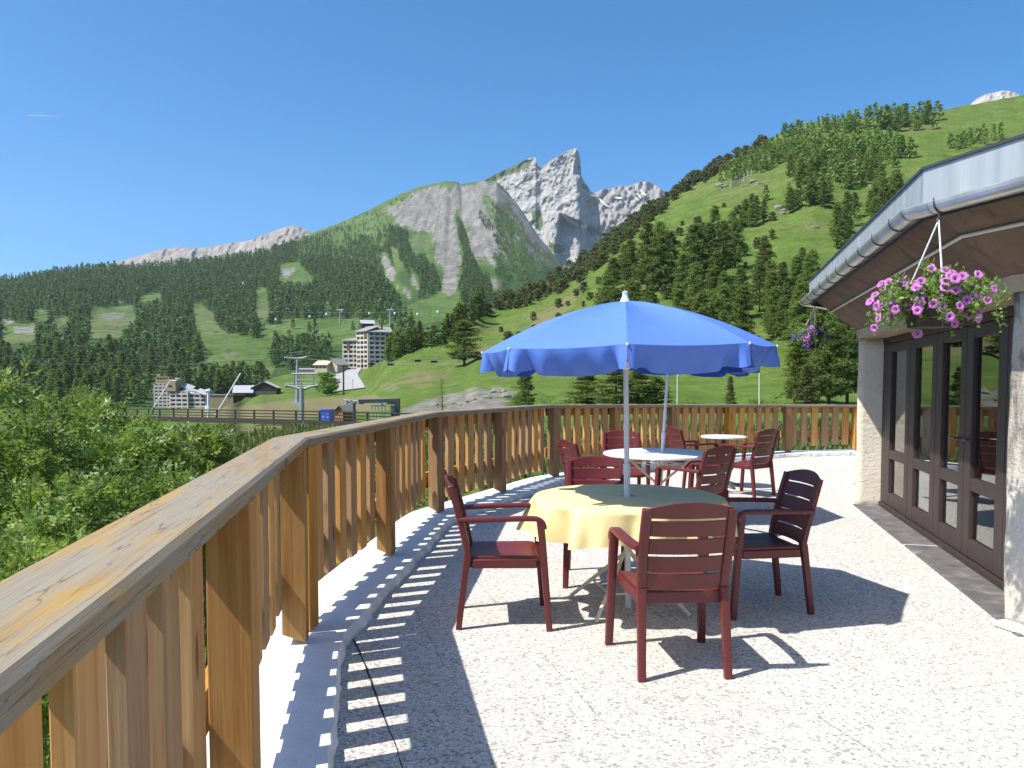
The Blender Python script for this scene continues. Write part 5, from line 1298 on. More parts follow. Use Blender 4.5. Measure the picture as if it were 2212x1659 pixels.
# grass tufts on the bank and along the terrace
rs = np.random.RandomState(9); V = []; T = []
n = 9000; xs_ = rs.rand(n)*(1900-330)+330; d = 7+rs.rand(n)**1.2*48
cand = []
for x, dd in zip(xs_, d):
    c = int((x-SA.xs[0])/7); col = SA.P[:, c]; z = np.interp(dd, col[:, 1], col[:, 2]); cand.append(((x-W2/2)/F*dd, dd, z))
P = np.array(cand); h = .18+.25*rs.rand(n); h *= np.clip(P[:, 1]/20, .5, 1.5)
for k in range(3):
    a = rs.rand(n)*6.28; dx = np.stack([np.cos(a), np.sin(a), 0*a], 1); tip = P+dx*(h*.6*rs.randn(n))[:, None]+np.array([0, 0, 1])*h[:, None]
    wv_ = np.stack([-np.sin(a), np.cos(a), 0*a], 1)*(h*.18)[:, None]; V.append(np.stack([P-wv_, P+wv_, tip], 1)); T.append(np.repeat(rs.rand(n)[:, None], 3, 1))
V = np.concatenate(V).reshape(-1, 3); o = npmesh('grass', V, np.arange(len(V)).reshape(-1, 3), M['rough_grass'], tint=np.concatenate(T).ravel()); tag(o, 'rough grass on the bank below the terrace', 'grass', kind='stuff')
# ------------------------------------------------------------------ hanging flower baskets
def petunia(mat, seed):
    rs = np.random.RandomState(seed); n = 25; V = [(0, 0, -.012)]; T = [0]; ph = rs.rand()*6
    for j, (r, z) in enumerate(((.18, -.006), (.5, .004), (.8, .007), (1, .002))):
        for i in range(n):
            a = 2*math.pi*i/n; lobe = 1-.13*(.5-.5*math.cos(5*a+ph))**3*(r > .4)+.04*math.sin(9*a+ph*2)*(r > .7)
            V.append((r*.034*lobe*math.cos(a), r*.034*lobe*math.sin(a), z+(.004*math.sin(10*a+ph)*(r > .9)))); T.append(r)
    Fc = [(0, 1+i, 1+(i+1) % n, 1+(i+1) % n) for i in range(n)]; me_f = [[0, 1+i, 1+(i+1) % n] for i in range(n)]
    for j in range(3):
        for i in range(n): k = (i+1) % n; me_f.append([1+j*n+i, 1+(j+1)*n+i, 1+(j+1)*n+k, 1+j*n+k])
    me = bpy.data.meshes.new('blossom'); me.from_pydata(V, [], me_f); a = me.attributes.new('tint', 'FLOAT', 'POINT'); a.data.foreach_set('value', T); me.materials.append(mat)
    me.polygons.foreach_set('use_smooth', [True]*len(me_f)); return me
def basket(label, hook, c, rx, rz, mats, nfl, nleaf, seed, leaf=.026, chains=3):
    rs = np.random.RandomState(seed); t = empty('hanging_basket', label, 'flower basket', c, 0, 'petunia baskets hung from the eaves'); hook = np.array(hook)-np.array(c)
    mb = MB(); mb.lathe([(0, -.085), (.10, -.085), (.125, .03), (.13, .035), (.13, .04), (.12, .04), (.11, .02), (0, .02)], 28); mb.build('pot', M['old_wood'], t, 35)
    for k in range(chains):
        a = 2*math.pi*k/chains+.5; mb = MB(); mb.tube([(.13*math.cos(a), .13*math.sin(a), .03), tuple(hook-[0, 0, .03])], .0042, 6); mb.build('hanger', M['white_metal'], t, True)
    mb = MB(); mb.tube([tuple(hook+[0, 0, .0]), tuple(hook-[0, 0, .02]), tuple(hook-[.01, 0, .035])], .005, 6); mb.build('hook', M['dark_steel'], t)
    # trailing shoots
    sh = []
    for k in range(150):
        a = rs.rand()*6.28; el = rs.rand(); L = rx*(.5+.6*rs.rand()); d = np.array([math.cos(a), math.sin(a), 0]); up = .5*rs.rand()
        pts = []
        for q in np.linspace(0, 1, 9):
            r = .07*rs.rand()*0+.06+(L-.06)*q**.9*(.35+.65*el); pts.append(d*r+np.array([0, 0, .04+rz*(1.1*up*math.sin(q*2.2)*(1.1-el*.3)+.30*q-(.80*q*q)*(1-up)*(.5+1.1*rs.rand()*.8))]))
        sh.append(np.array(pts)+np.cumsum(rs.randn(9, 3)*.008, 0))
    mb = MB()
    for s_ in sh[::2]: mb.tube(list(s_), list(np.linspace(.0035, .0012, 9)), 4, False)
    mb.build('stem', M['petunia_leaf'], t)
    per = nleaf//len(sh); P = []; D = []
    for s_ in sh:
        q = rs.rand(per)**.8*7.99; i = q.astype(int); f = (q-i)[:, None]; P.append(s_[i]*(1-f)+s_[i+1]*f+rs.randn(per, 3)*.012); D.append(s_[i+1]-s_[i])
    P = np.concatenate(P); D = np.concatenate(D); n = len(P)
    ax = rs.randn(n, 3)+P/np.linalg.norm(P, axis=1)[:, None]*.9+[0, 0, .3]; ax /= np.linalg.norm(ax, axis=1)[:, None]; nr = rs.randn(n, 3)*.6+[0, 0, 1]; w_ = np.cross(ax, nr); w_ /= np.linalg.norm(w_, axis=1)[:, None]
    L = (leaf*(.7+.7*rs.rand(n)))[:, None]
    V = np.stack([P, P+ax*L*.5+w_*L*.26, P+ax*L, P+ax*L*.5-w_*L*.26], 1).reshape(-1, 3)
    npmesh('foliage', V, np.arange(len(V)).reshape(-1, 4), M['petunia_leaf'], t, tint=np.repeat(rs.rand(n), 4))
    meshes = [petunia(m, seed+i*3+k) for i, m in enumerate(mats) for k in range(3)]
    cam_d = (EYE-np.array(c)); cam_d /= np.linalg.norm(cam_d)
    k = 0; tries = 0; placed = []
    while k < nfl and tries < 16000:
        tries += 1; s_ = sh[rs.randint(len(sh))]; p = s_[rs.randint(4, 9)]
        outward = p/np.linalg.norm(p)
        if math.hypot(p[0], p[1]) > rx*1.02 or p[2] < -rz*1.25 or p[2] > rz*1.05: continue
        if outward@cam_d < .05 and rs.rand() < .85: continue
        if any(np.linalg.norm(p-q) < .021 for q in placed): continue
        nrm = outward*1.0+np.array([0, 0, .35])+rs.randn(3)*.3+cam_d*.5; nrm /= np.linalg.norm(nrm)
        pos = p+nrm*.022; placed.append(p); o = mobj('blossom', meshes[rs.randint(len(meshes))], t); o.location = pos; o.rotation_euler = Vector(nrm).to_track_quat('Z', 'Y').to_euler(); z = .62+.22*rs.rand(); o.scale = (z, z, z); k += 1
    return t
hk = at(2028, 462, 3.88)
basket('overflowing basket of pink petunias hanging before the glass doors, the nearer one', hk, at(2008, 672, 3.92), .375, .22, [M['pink']], 99, 7200, 3, .024)
cf = at(1750, 738, 9.35)
basket('smaller basket of violet and pink petunias hanging at the far end of the eaves', (cf[0]+.01, cf[1]-.1, 2.40), cf, .25, .20, [M['violet'], M['violet'], M['pink']], 42, 1500, 8, .03)
# ------------------------------------------------------------------ village, lifts, fences in the distance
def vtx(x, y, d): return at(x, y, d)
def m_facade(name, c, var=.1): return plain(name, c, .85, .2, var=var, scale=.5)
M['render_pale'] = m_facade('pale render', (.40, .345, .285)); M['render_ochre'] = m_facade('ochre render', (.34, .25, .14)); M['render_cream'] = m_facade('cream render', (.45, .385, .28)); M['render_pink'] = m_facade('pinkish white render', (.47, .40, .345))
M['timber_dark'] = m_facade('dark timber', (.06, .045, .035)); M['timber_brown'] = m_facade('brown timber', (.16, .085, .045)); M['timber_orange'] = m_facade('orange timber', (.36, .13, .035))
M['roof_grey'] = m_facade('grey sheet roof', (.24, .235, .225)); M['roof_light'] = m_facade('pale sheet roof', (.36, .37, .38)); M['balcony'] = m_facade('white balcony parapet', (.56, .50, .43)); M['dark_window'] = plain('dark window glass', (.02, .022, .026), .15, .6)
M['blue_box'] = plain('blue painted steel', (.02, .10, .55), .4, .5, var=.1); M['green_frame'] = plain('pale green steel', (.45, .62, .48), .5)
def frame(c, ang):
    """local axes: right, back, up at a point"""
    r = np.array([math.cos(ang), math.sin(ang), 0]); b = np.array([-math.sin(ang), math.cos(ang), 0]); return np.array(c), r, b
def lbox(mb, fr, x0, x1, y0, y1, z0, z1, t=None):
    c, r, b = fr; mb.box(c+r*(x0+x1)/2+b*(y0+y1)/2+np.array([0, 0, (z0+z1)/2]), r*(x1-x0)/2, b*(y1-y0)/2, np.array([0, 0, (z1-z0)/2]), t)
def block(parent, fr, w, dp, h, floors, bays, wall, balc=True, windows=True, side=True):
    """slab with rows of dark windows and pale balcony parapets on the front"""
    mb = MB(); lbox(mb, fr, 0, w, 0, dp, -4, h); mb.build('wall', wall, parent)
    fh = h/floors; bw = w/bays
    if windows:
        for f in range(floors):
            for b_ in range(bays): mb = MB(); lbox(mb, fr, bw*(b_+.18), bw*(b_+.82), -.06, .1, fh*(f+.42), fh*(f+.84)); mb.build('window', M['dark_window'], parent)
        if side:
            mb = MB(); c, r, b = fr
            for f in range(floors):
                for q in range(max(1, int(dp/3.5))): lbox(mb, fr, w-.1, w+.06, 3.5*q+1.0, 3.5*q+2.3, fh*(f+.35), fh*(f+.8))
            mb.build('side_windows', M['dark_window'], parent)
    if balc:
        for f in range(floors):
            mb = MB(); lbox(mb, fr, .2, w-.2, -1.2, -1.05, fh*f+.0, fh*f+1.05); lbox(mb, fr, .2, w-.2, -1.05, -.01, fh*f-.0, fh*f+.18)
            mb.build('balcony', M['balcony'], parent)
        mb = MB()
        for b_ in range(bays+1): lbox(mb, fr, bw*b_-.32, bw*b_+.32, -1.22, -.02, 0, h-.3)
        mb.build('partition', M['balcony'], parent)
def pent(parent, fr, x0, x1, y0, y1, z0, z1, mat, over=.8, th=.5, name='roof'):
    """mono-pitch roof rising to the back"""
    c, r, b = fr; P = lambda x, y, z: c+r*x+b*y+np.array([0, 0, z]); x0 -= over; x1 += over; y0 -= over; y1 += over
    mb = MB(); mb.add([P(x0, y0, z0), P(x1, y0, z0), P(x1, y1, z1), P(x0, y1, z1), P(x0, y0, z0+th), P(x1, y0, z0+th), P(x1, y1, z1+th), P(x0, y1, z1+th)], [(3, 2, 1, 0), (4, 5, 6, 7), (0, 1, 5, 4), (1, 2, 6, 5), (2, 3, 7, 6), (3, 0, 4, 7)]); return mb.build(name, mat, parent)
def gable(parent, fr, w, dp, h, rise, wall, roof, over=.6, th=.25, axis='y'):
    """box with a gabled roof; ridge runs along local y (front gable) or x"""
    c, r, b = fr; P = lambda x, y, z: c+r*x+b*y+np.array([0, 0, z]); mb = MB()
    if axis == 'y': V = [P(0, 0, -2), P(w, 0, -2), P(w, 0, h), P(w/2, 0, h+rise), P(0, 0, h), P(0, dp, -2), P(w, dp, -2), P(w, dp, h), P(w/2, dp, h+rise), P(0, dp, h)]
    else: V = [P(0, dp, -2), P(0, 0, -2), P(0, 0, h), P(0, dp/2, h+rise), P(0, dp, h), P(w, dp, -2), P(w, 0, -2), P(w, 0, h), P(w, dp/2, h+rise), P(w, dp, h)]
    mb.add(V, [(0, 1, 2, 3, 4), (9, 8, 7, 6, 5), (1, 6, 7, 2), (5, 0, 4, 9)]); mb.build('wall', wall, parent)
    mb = MB(); k = rise/(w/2 if axis == 'y' else dp/2)
    for s in (0, 1):
        if axis == 'y':
            xe = -over if s == 0 else w+over; ze = h-over*k; q = [P(xe, -over, ze), P(w/2, -over, h+rise), P(w/2, dp+over, h+rise), P(xe, dp+over, ze)]
        else:
            ye = -over if s == 0 else dp+over; ze = h-over*k; q = [P(-over, ye, ze), P(w+over, ye, ze), P(w+over, dp/2, h+rise), P(-over, dp/2, h+rise)]
        up = np.array([0, 0, th]); q2 = [a+up for a in q]; mb.add([a+[0, 0, .03] for a in q]+q2, [(3, 2, 1, 0), (4, 5, 6, 7), (0, 1, 5, 4), (1, 2, 6, 5), (2, 3, 7, 6), (3, 0, 4, 7)])
    mb.build('roof', roof, parent)
# tall apartment block on the road
d = 455.0; sc = d/F
tb = empty('apartment_block', 'tall stepped apartment block with white balconies and grey roofs at the end of the road', 'building', vtx(790, 796, d))
c0 = np.array(tb.location); tb_inv = lambda: None
def loc(o): return np.array(o.location)
def parts_local(o):            # parts were built in world space: bring them under their thing
    for ch in o.children: ch.matrix_parent_inverse = Matrix.Translation(-Vector(o.location))
z0 = vtx(790, 796, d)[2]
fl_ = frame((vtx(743, 790, d)[0], d, z0), R(-12)); block(tb, fl_, 13.2, 14, 16.2, 6, 4, M['render_pale'], side=False); pent(tb, fl_, 0, 13.2, -1.2, 14, 16.2, 18.6, M['roof_grey'])
ft = frame((vtx(776, 790, d)[0], d-2.5, z0-.6), R(-38)); block(tb, ft, 9.4, 15, 22, 8, 3, M['render_pale'], side=False); pent(tb, ft, 0, 9.4, -1.2, 8, 22, 25.6, M['roof_grey'])
c1_ = ft[0]+ft[1]*9.4; fs_ = frame(c1_+np.array([.1, .1, 0]), R(16)); block(tb, fs_, 9.5, 8, 21.5, 8, 3, M['render_pale'], side=False)
fe = frame(c1_+fs_[1]*9.5+np.array([.1, 0, 0]), R(28)); mb = MB(); lbox(mb, fe, 0, 3.6, 0, 8, -3, 21.2); mb.build('stair_tower', M['timber_brown'], tb)
pent(tb, fs_, 0, 12.6, -.6, 9, 21.4, 25.2, M['roof_grey'], over=1.0)
mb = MB(); lbox(mb, ft, 6.6, 9.2, -1.35, -.9, 18.4, 22); lbox(mb, fl_, 2.5, 4.5, -1.35, -.9, 11, 14.6); mb.build('timber_gable', M['timber_brown'], tb)
mb = MB(); lbox(mb, fs_, 7.5, 8.5, 3.5, 4.6, 23, 26.6); mb.build('chimney', M['timber_brown'], tb)
parts_local(tb)
# small dark chalet above it
d2 = 640; p = vtx(797, 706, d2); ch = empty('chalet', 'small dark wooden chalet with a light roof above the tall apartment block', 'building', p)
gable(ch, frame((p[0]-6, d2, p[2]), R(20)), 10, 8, 3.2, 2.6, M['timber_dark'], M['roof_light'], 1.0, .3, 'x'); parts_local(ch)
# low cream house left of the road
d3 = 430; p = vtx(712, 799, d3); hs = empty('cream_house', 'low cream house with a tan pitched roof beside the road', 'building', p)
gable(hs, frame((p[0]-7, d3-6, p[2]), R(-18)), 8, 9, 2.8, 2.2, M['render_cream'], M['render_cream'], .8, .25, 'x'); gable(hs, frame((p[0]-1.0, d3-3, p[2]+.5), R(-30)), 8, 9, 2.6, 3.0, M['render_cream'], M['roof_grey'], .8, .25, 'y')
mb = MB(); fr = frame((p[0]-7, d3-6.05, p[2]), R(-18))
for q in range(3): mb = MB(); lbox(mb, fr, .9+2.4*q, 2.1+2.4*q, -.05, .1, .8, 2.2); mb.build('window', M['dark_window'], hs)
mb = MB(); lbox(mb, frame((p[0]-1, d3-3, p[2]), R(-30)), 2, 2.8, 4, 4.8, 3.5, 7.0); mb.build('chimney', M['timber_dark'], hs); parts_local(hs)
# terraced hut line
p = vtx(668, 803, 430); ls = empty('low_shed', 'long low grey roofed shed left of the cream house', 'building', p); fr = frame((p[0]-6, 430, p[2]), R(-5)); gable(ls, fr, 14, 5, 1.2, .7, M['render_pale'], M['roof_grey'], .4, .2, 'x'); parts_local(ls)
# big apartment building on the left
d4 = 400.0; k = d4/F; zb = vtx(400, 889, d4)[2]; ap = empty('apartment_building', 'ochre stepped apartment building with rows of balconies, left of the dark barn', 'building', vtx(380, 889, d4))
ftw = frame((vtx(336, 889, d4)[0], d4, zb), R(4)); block(ap, ftw, 35*k, 10, 60*k, 8, 4, M['render_ochre'], side=False)
fu = frame((vtx(336, 889, d4)[0], d4+1.5, zb), R(4)); mb = MB(); lbox(mb, fu, 0, 27*k, 0, 9, 58*k, 76*k); mb.build('upper_wall', M['render_ochre'], ap)
for q in range(4): mb = MB(); lbox(mb, fu, (2+6.2*q)*k, (6+6.2*q)*k, -.08, .1, 66*k, 73*k); mb.build('window', M['dark_window'], ap)
mb = MB()
for zz in (59, 65.5): lbox(mb, fu, 0, 26*k, -1.2, -1.05, zz*k, (zz+3)*k)
mb.build('balcony', M['render_cream'], ap)
fo = frame((vtx(362, 889, d4)[0], d4-2.5, zb), R(-6)); mb = MB(); lbox(mb, fo, 0, 24*k, 0, 9, 44*k, 70*k); mb.build('ochre_wing', M['render_ochre'], ap)
mb = MB(); lbox(mb, fo, 8*k, 16*k, -.08, .1, 53*k, 57*k); mb.build('opening', M['dark_window'], ap)
P = lambda x, y, z: np.array([vtx(x, y, z)[0], z, vtx(x, y, z)[2]])
for (x0, y0, x1, y1, dd, mt) in ((376, 817, 400, 822, 12, 'roof_light'), (386, 823, 422, 836, 8, 'roof_light'), (400, 838, 434, 845, 5, 'roof_light'), (432, 840, 452, 846, 3, 'roof_light')):
    A_, B_ = P(x0, y0, d4+dd-2), P(x1, y1, d4+dd-2); C_ = B_+[0, -5, -2.0]; D_ = A_+[0, -5, -2.0]; mb = MB(); up = np.array([0, 0, .35]); mb.add([A_, B_, C_, D_, A_+up, B_+up, C_+up, D_+up], [(0, 1, 2, 3), (7, 6, 5, 4), (4, 5, 1, 0), (5, 6, 2, 1), (6, 7, 3, 2), (7, 4, 0, 3)]); mb.build('roof', M[mt], ap)
for (x0, x1, y0) in ((386, 404, 822), (404, 434, 838)):
    mb = MB(); A_ = P(x0, 889, d4+4); mb.add([A_, P(x1, 889, d4+4), P(x1, y0+12, d4+4), P(x0, y0, d4+4), A_+[0, 6, 0], P(x1, 889, d4+10), P(x1, y0+12, d4+10), P(x0, y0, d4+10)], [(0, 1, 2, 3), (7, 6, 5, 4), (0, 3, 7, 4), (1, 5, 6, 2), (3, 2, 6, 7)]); mb.build('timber_upper', M['timber_dark'], ap)
for (x0, x1) in ((372, 411), (411, 449)):
    fw_ = frame((vtx(x0, 889, d4)[0], d4-1+(x0-372)*.02, zb), R(-4)); block(ap, fw_, (x1-x0)*k, 9, 45*k, 5, 3, M['render_pink'], side=False)
parts_local(ap)
pw = vtx(453, 876, 380); rw = empty('plain_wall_building', 'plain tan windowless building between the apartment building and the barn', 'building', pw); mb = MB(); lbox(mb, frame((pw[0], 380, pw[2]), R(3)), 0, 56*380/F, 0, 7, -3, 5.2); mb.build('wall', M['render_ochre'], rw)
mb = MB(); lbox(mb, frame((pw[0], 380, pw[2]), R(3)), -.3, 56*380/F+.3, -.3, 7.3, 5.2, 5.5); mb.build('roof', M['roof_light'], rw); parts_local(rw)
# dark barn
d5 = 338.0; k = d5/F; pb = vtx(545, 869, d5); bn = empty('barn', 'dark timber barn with light roof slopes on the meadow below the forest', 'building', pb)
fr = frame((vtx(543, 868, d5)[0], d5, pb[2]), R(6)); gable(bn, fr, 54*k, 9, 31*k, 13*k, M['timber_dark'], M['roof_light'], .4, .25, 'y')
mb = MB(); lbox(mb, fr, 1.0*k, 53*k, -.14, .0, -1.5, 24*k); mb.build('gable_boarding', m_facade('grey brown boarding', (.13, .115, .10)), bn)
fr2 = frame((vtx(510, 866, d5)[0], d5-3, pb[2]+.3), R(12)); gable(bn, fr2, 38*k, 8, 20*k, 14*k, M['timber_dark'], M['roof_light'], .5, .25, 'x')
fr3 = frame((vtx(503, 866, d5)[0], d5-5, pb[2]), R(12)); mb = MB()
for q in range(4): lbox(mb, fr3, q*9*k, q*9*k+.25, 0, .25, 0, 16*k)
lbox(mb, fr3, -.2, 34*k, -.4, 2.5, 15*k, 17*k); mb.build('porch', M['timber_brown'], bn); parts_local(bn)
# parked car in front of the tall block
pc = vtx(753, 799.5, 432); cr_ = empty('parked_car', 'small dark car parked in front of the tall apartment block', 'car', pc); fr = frame(pc, R(-8))
def carbody(mb, fr, prof, w):
    c, r, b = fr; n = len(prof); vs = [c+r*x+np.array([0, 0, z])-b*w/2 for x, z in prof]+[c+r*x+np.array([0, 0, z])+b*w/2 for x, z in prof]
    mb.add(vs, [tuple(range(n)), tuple(reversed(range(n, 2*n)))]+[(i, n+i, n+(i+1) % n, (i+1) % n) for i in range(n)])
mb = MB(); carbody(mb, fr, [(-2, .35), (-2, .85), (-1.5, .95), (-.9, 1.42), (.7, 1.42), (1.4, .95), (2.05, .8), (2.05, .35)], 1.7); bevel(mb.build('body', plain('dark grey car paint', (.05, .055, .065), .3, .6), cr_), .08, 2)
mb = MB(); carbody(mb, fr, [(-1.25, 1.0), (-.85, 1.36), (.62, 1.36), (1.1, 1.0)], 1.74); mb.build('window', M['dark_window'], cr_)
for sx in (-1.25, 1.3):
    for sy in (-.8, .8):
        mb = MB(); c, r, b = fr; q = c+r*sx+b*sy+np.array([0, 0, .33]); mb.tube([q-b*.1, q+b*.1], .33, 14); mb.build('wheel', M['black_metal'], cr_)
parts_local(cr_)
# ------------------------------------------------------------------ dark plank fence across the meadow
fa = [(250, 904, 82), (345, 906.5, 74), (470, 910, 66), (600, 914, 60), (740, 919, 55), (840, 924, 51), (980, 930, 46)]
fe_ = empty('plank_fence', 'long dark wooden plank fence across the meadow below the lift', 'fence', vtx(*fa[2])); FP = []
for i in range(len(fa)-1):
    for j in range(10):
        t = j/10; FP.append(vtx(*(np.array(fa[i])*(1-t)+np.array(fa[i+1])*t)))
FP = np.array(FP); seg = np.concatenate([[0], np.cumsum(np.linalg.norm(np.diff(FP[:, :2], axis=0), axis=1))]); total = seg[-1]; npst = int(total/2.9)
ps = [np.array([np.interp(s, seg, FP[:, q]) for q in range(3)]) for s in np.linspace(0, total, npst+1)]
HF = .98
for p in ps:
    mb = MB(); mb.box(p+[0, 0, .45], (0, 0, .60), (.06, 0, 0), (0, .06, 0)); mb.build('post', M['old_wood'], fe_)
for i in range(len(ps)-1):
    mb = MB(); A_, B_ = ps[i], ps[i+1]; dv = (B_-A_)/2; nn = np.cross(dv, [0, 0, 1]); nn /= np.linalg.norm(nn)
    for zz, hh in ((.98, .05), (.74, .045), (.50, .045), (.12, .21)): mb.box((A_+B_)/2+[0, 0, zz]-nn*(-.09), dv, (0, 0, hh), nn*.022)
    mb.build('plank_panel', M['old_wood'], fe_)
parts_local(fe_)
# ------------------------------------------------------------------ chairlift
def tub(parent, name, pts, r, mat, n=8): mb = MB(); mb.tube(pts, r, n); return mb.build(name, M[mat], parent, True)
# near pylon with its maintenance frame
d = 66.0; b0 = vtx(652, 912, d); k = d/F; U = lambda x, y, dd=0: vtx(x, y, d+dd)
py = empty('lift_pylon', 'thick grey lift pylon with a square maintenance frame, nearest behind the dark fence', 'lift pylon', b0)
tub(py, 'column', [b0-[0, 0, .6], U(652, 845), U(652, 838)], [.21, .20, .24], 'grey_steel', 14)
for s in (-1, 1): tub(py, 'arm', [U(652, 842), U(652+s*16, 836), U(652+s*35, 832)], [.15, .11, .07], 'grey_steel')
tub(py, 'frame_post', [U(635, 834), U(635, 807)], .055, 'grey_steel'); tub(py, 'frame_post', [U(676, 834), U(676, 807)], .055, 'grey_steel')
tub(py, 'frame_post', [U(646, 834, 1.2), U(646, 808, 1.2)], .045, 'grey_steel'); tub(py, 'frame_beam', [U(630, 807.5), U(682, 807.5)], .075, 'grey_steel'); tub(py, 'frame_beam', [U(636, 820), U(676, 820)], .03, 'grey_steel')
mb = MB()
for (x0, x1) in ((616, 650), (654, 688)):
    mb.tube([U(x0, 828), U(x1, 828)], .025, 6); mb.tube([U(x0, 833), U(x1, 833)], .03, 6)
    for q in range(5): x = x0+(x1-x0)*q/4; mb.tube([U(x, 824), U(x, 834)], .022, 6)
mb.build('catwalk', M['grey_steel'], py, True)
for s in (-1, 1):
    mb = MB()
    for q in range(5): c = U(652+s*(20+q*3.2), 835.5); mb.lathe([(.02, -.05), (.11, -.05), (.11, .05), (.02, .05)], 10, c)
    mb.build('sheave', M['dark_steel'], py)
parts_local(py)
# tall thin pylon on the slope behind
d = 215.0; b1 = vtx(642, 872, d); U = lambda x, y, dd=0: vtx(x, y, d+dd); p2 = empty('lift_pylon', 'tall slim lift pylon with wide cross arms rising behind the thick one', 'lift pylon', b1)
tub(p2, 'column', [b1-[0, 0, 1], U(642, 776)], [.55, .34], 'grey_steel', 12); tub(p2, 'arm', [U(614, 772), U(634, 774), U(650, 774), U(664, 770)], .28, 'grey_steel')
mb = MB()
for (x0, x1, y) in ((612, 640, 770), (640, 662, 768)):
    for q in range(6): c = U(x0+(x1-x0)*q/5, y); mb.lathe([(.05, -.1), (.3, -.1), (.3, .1), (.05, .1)], 8, c)
mb.build('sheave', M['dark_steel'], p2)
mb = MB()
for (xa, ya, xb, yb_) in ((627, 758, 634, 770), (634, 756, 640, 770), (640, 757, 648, 770), (654, 755, 655, 770), (626, 762, 654, 760)): mb.tube([U(xa, ya), U(xb, yb_)], .12, 6)
mb.build('service_bracket', M['dark_steel'], p2); mb = MB(); lbox(mb, frame(b1, 0), -1.3, 1.3, -1.0, 1.0, -.8, .5); mb.build('footing', M['roof_light'], p2); parts_local(p2)
def far_pylon(x, yb_, yt, d, label):
    b = vtx(x, yb_, d); o = empty('lift_pylon', label, 'lift pylon', b); U = lambda a, b_: vtx(a, b_, d); hgt = (yb_-yt)
    tub(o, 'column', [b-[0, 0, 1], U(x, yt+3)], [.8, .6], 'grey_steel'); tub(o, 'arm', [U(x-8, yt+3), U(x+8, yt+2)], .5, 'grey_steel'); tub(o, 'head', [U(x-2, yt), U(x-2, yt+4)], .4, 'grey_steel'); tub(o, 'head', [U(x+4, yt), U(x+4, yt+4)], .4, 'grey_steel'); parts_local(o)
far_pylon(735, 698, 667, 690, 'distant lift pylon left of the dark chalet'); far_pylon(843, 701, 667, 680, 'distant lift pylon right of the dark chalet')
# gondola cabins
for (x, y, dd, l) in ((798, 677, 690, 'white gondola cabin above the chalet, between the distant pylons'), (853, 677, 680, 'white gondola cabin just right of the right distant pylon'), (902, 679, 660, 'white gondola cabin over the green strip above the hump'), (946, 674, 640, 'white gondola cabin farthest along the cable towards the hill'), (739, 671, 692, 'white gondola cabin at the left distant pylon'), (705, 679, 700, 'white gondola cabin left of the left distant pylon'), (596, 690, 720, 'white gondola cabin over the meadow strip'), (669, 684, 705, 'white gondola cabin midway left of the distant pylons'), (525, 612, 900, 'white gondola cabin above the forest, highest on the slope')):
    p = vtx(x, y, dd); o = empty('gondola_cabin', l, 'gondola', p, 0, 'gondola cabins on the distant lift'); mb = MB(); mb.lathe([(0, -1.1), (.8, -1.0), (1.05, -.2), (1.0, .7), (.6, 1.1), (0, 1.15)], 10); mb.build('cabin', M['white_resin'], o, True)
    mb = MB(); mb.tube([(0, 0, 1.1), (0, 0, 2.8)], .12, 6); mb.build('hanger', M['grey_steel'], o)
def cable(name, label, pts, r):
    mb = MB(); mb.tube(pts, r, 5); o = mb.build(name, M['dark_steel']); tag(o, label, 'cable', 'lift cables'); return o
def sagline(a, b, sag, n=14): return [np.array(a)*(1-t)+np.array(b)*t-np.array([0, 0, sag*4*t*(1-t)]) for t in np.linspace(0, 1, n)]
cable('lift_cable', 'thin chairlift cable from the slim pylon across to the grassy hump, upper strand', sagline(vtx(661, 767, 215), vtx(1035, 772, 215), 1.0, 20), .05)
cable('lift_cable', 'thin chairlift cable from the slim pylon across to the grassy hump, lower strand', sagline(vtx(616, 771, 215), vtx(1120, 780, 190), 1.2, 24), .05)
cable('lift_cable', 'thin cable running left from the slim pylon over the dark forest', sagline(vtx(614, 771, 215), vtx(-30, 757, 420), 5.0, 20), .07)
cable('lift_cable', 'thin gondola cable between and beyond the two distant pylons', sagline(vtx(560, 672, 720), vtx(1000, 668, 630), 2.0, 20), .10)
for (x, y, dd, l) in ((803, 787, 215, 'empty chairlift chair right beside the road bend'), (844, 789, 215, 'empty chairlift chair, second from the road'), (903, 781, 215, 'empty chairlift chair over the hump, third from the road'), (938, 783, 212, 'empty chairlift chair over the hump, farthest from the road')):
    p = vtx(x, y, dd); o = empty('chairlift_chair', l, 'chairlift chair', p, R(20), 'empty chairs on the chairlift')
    mb = MB(); mb.box((0, 0, 0), (.95, 0, 0), (0, .25, 0), (0, 0, .07)); mb.box((0, .25, .3), (.95, 0, 0), (0, .05, 0), (0, 0, .22)); mb.build('seat', M['black_metal'], o)
    mb = MB(); mb.tube([(-.9, .2, .1), (-.9, 0, .9), (0, 0, 1.0), (.9, 0, .9), (.9, .2, .1)], .045, 6); mb.tube([(0, 0, 1.0), (.1, 0, 2.2)], .05, 6); mb.build('hanger', M['grey_steel'], o)
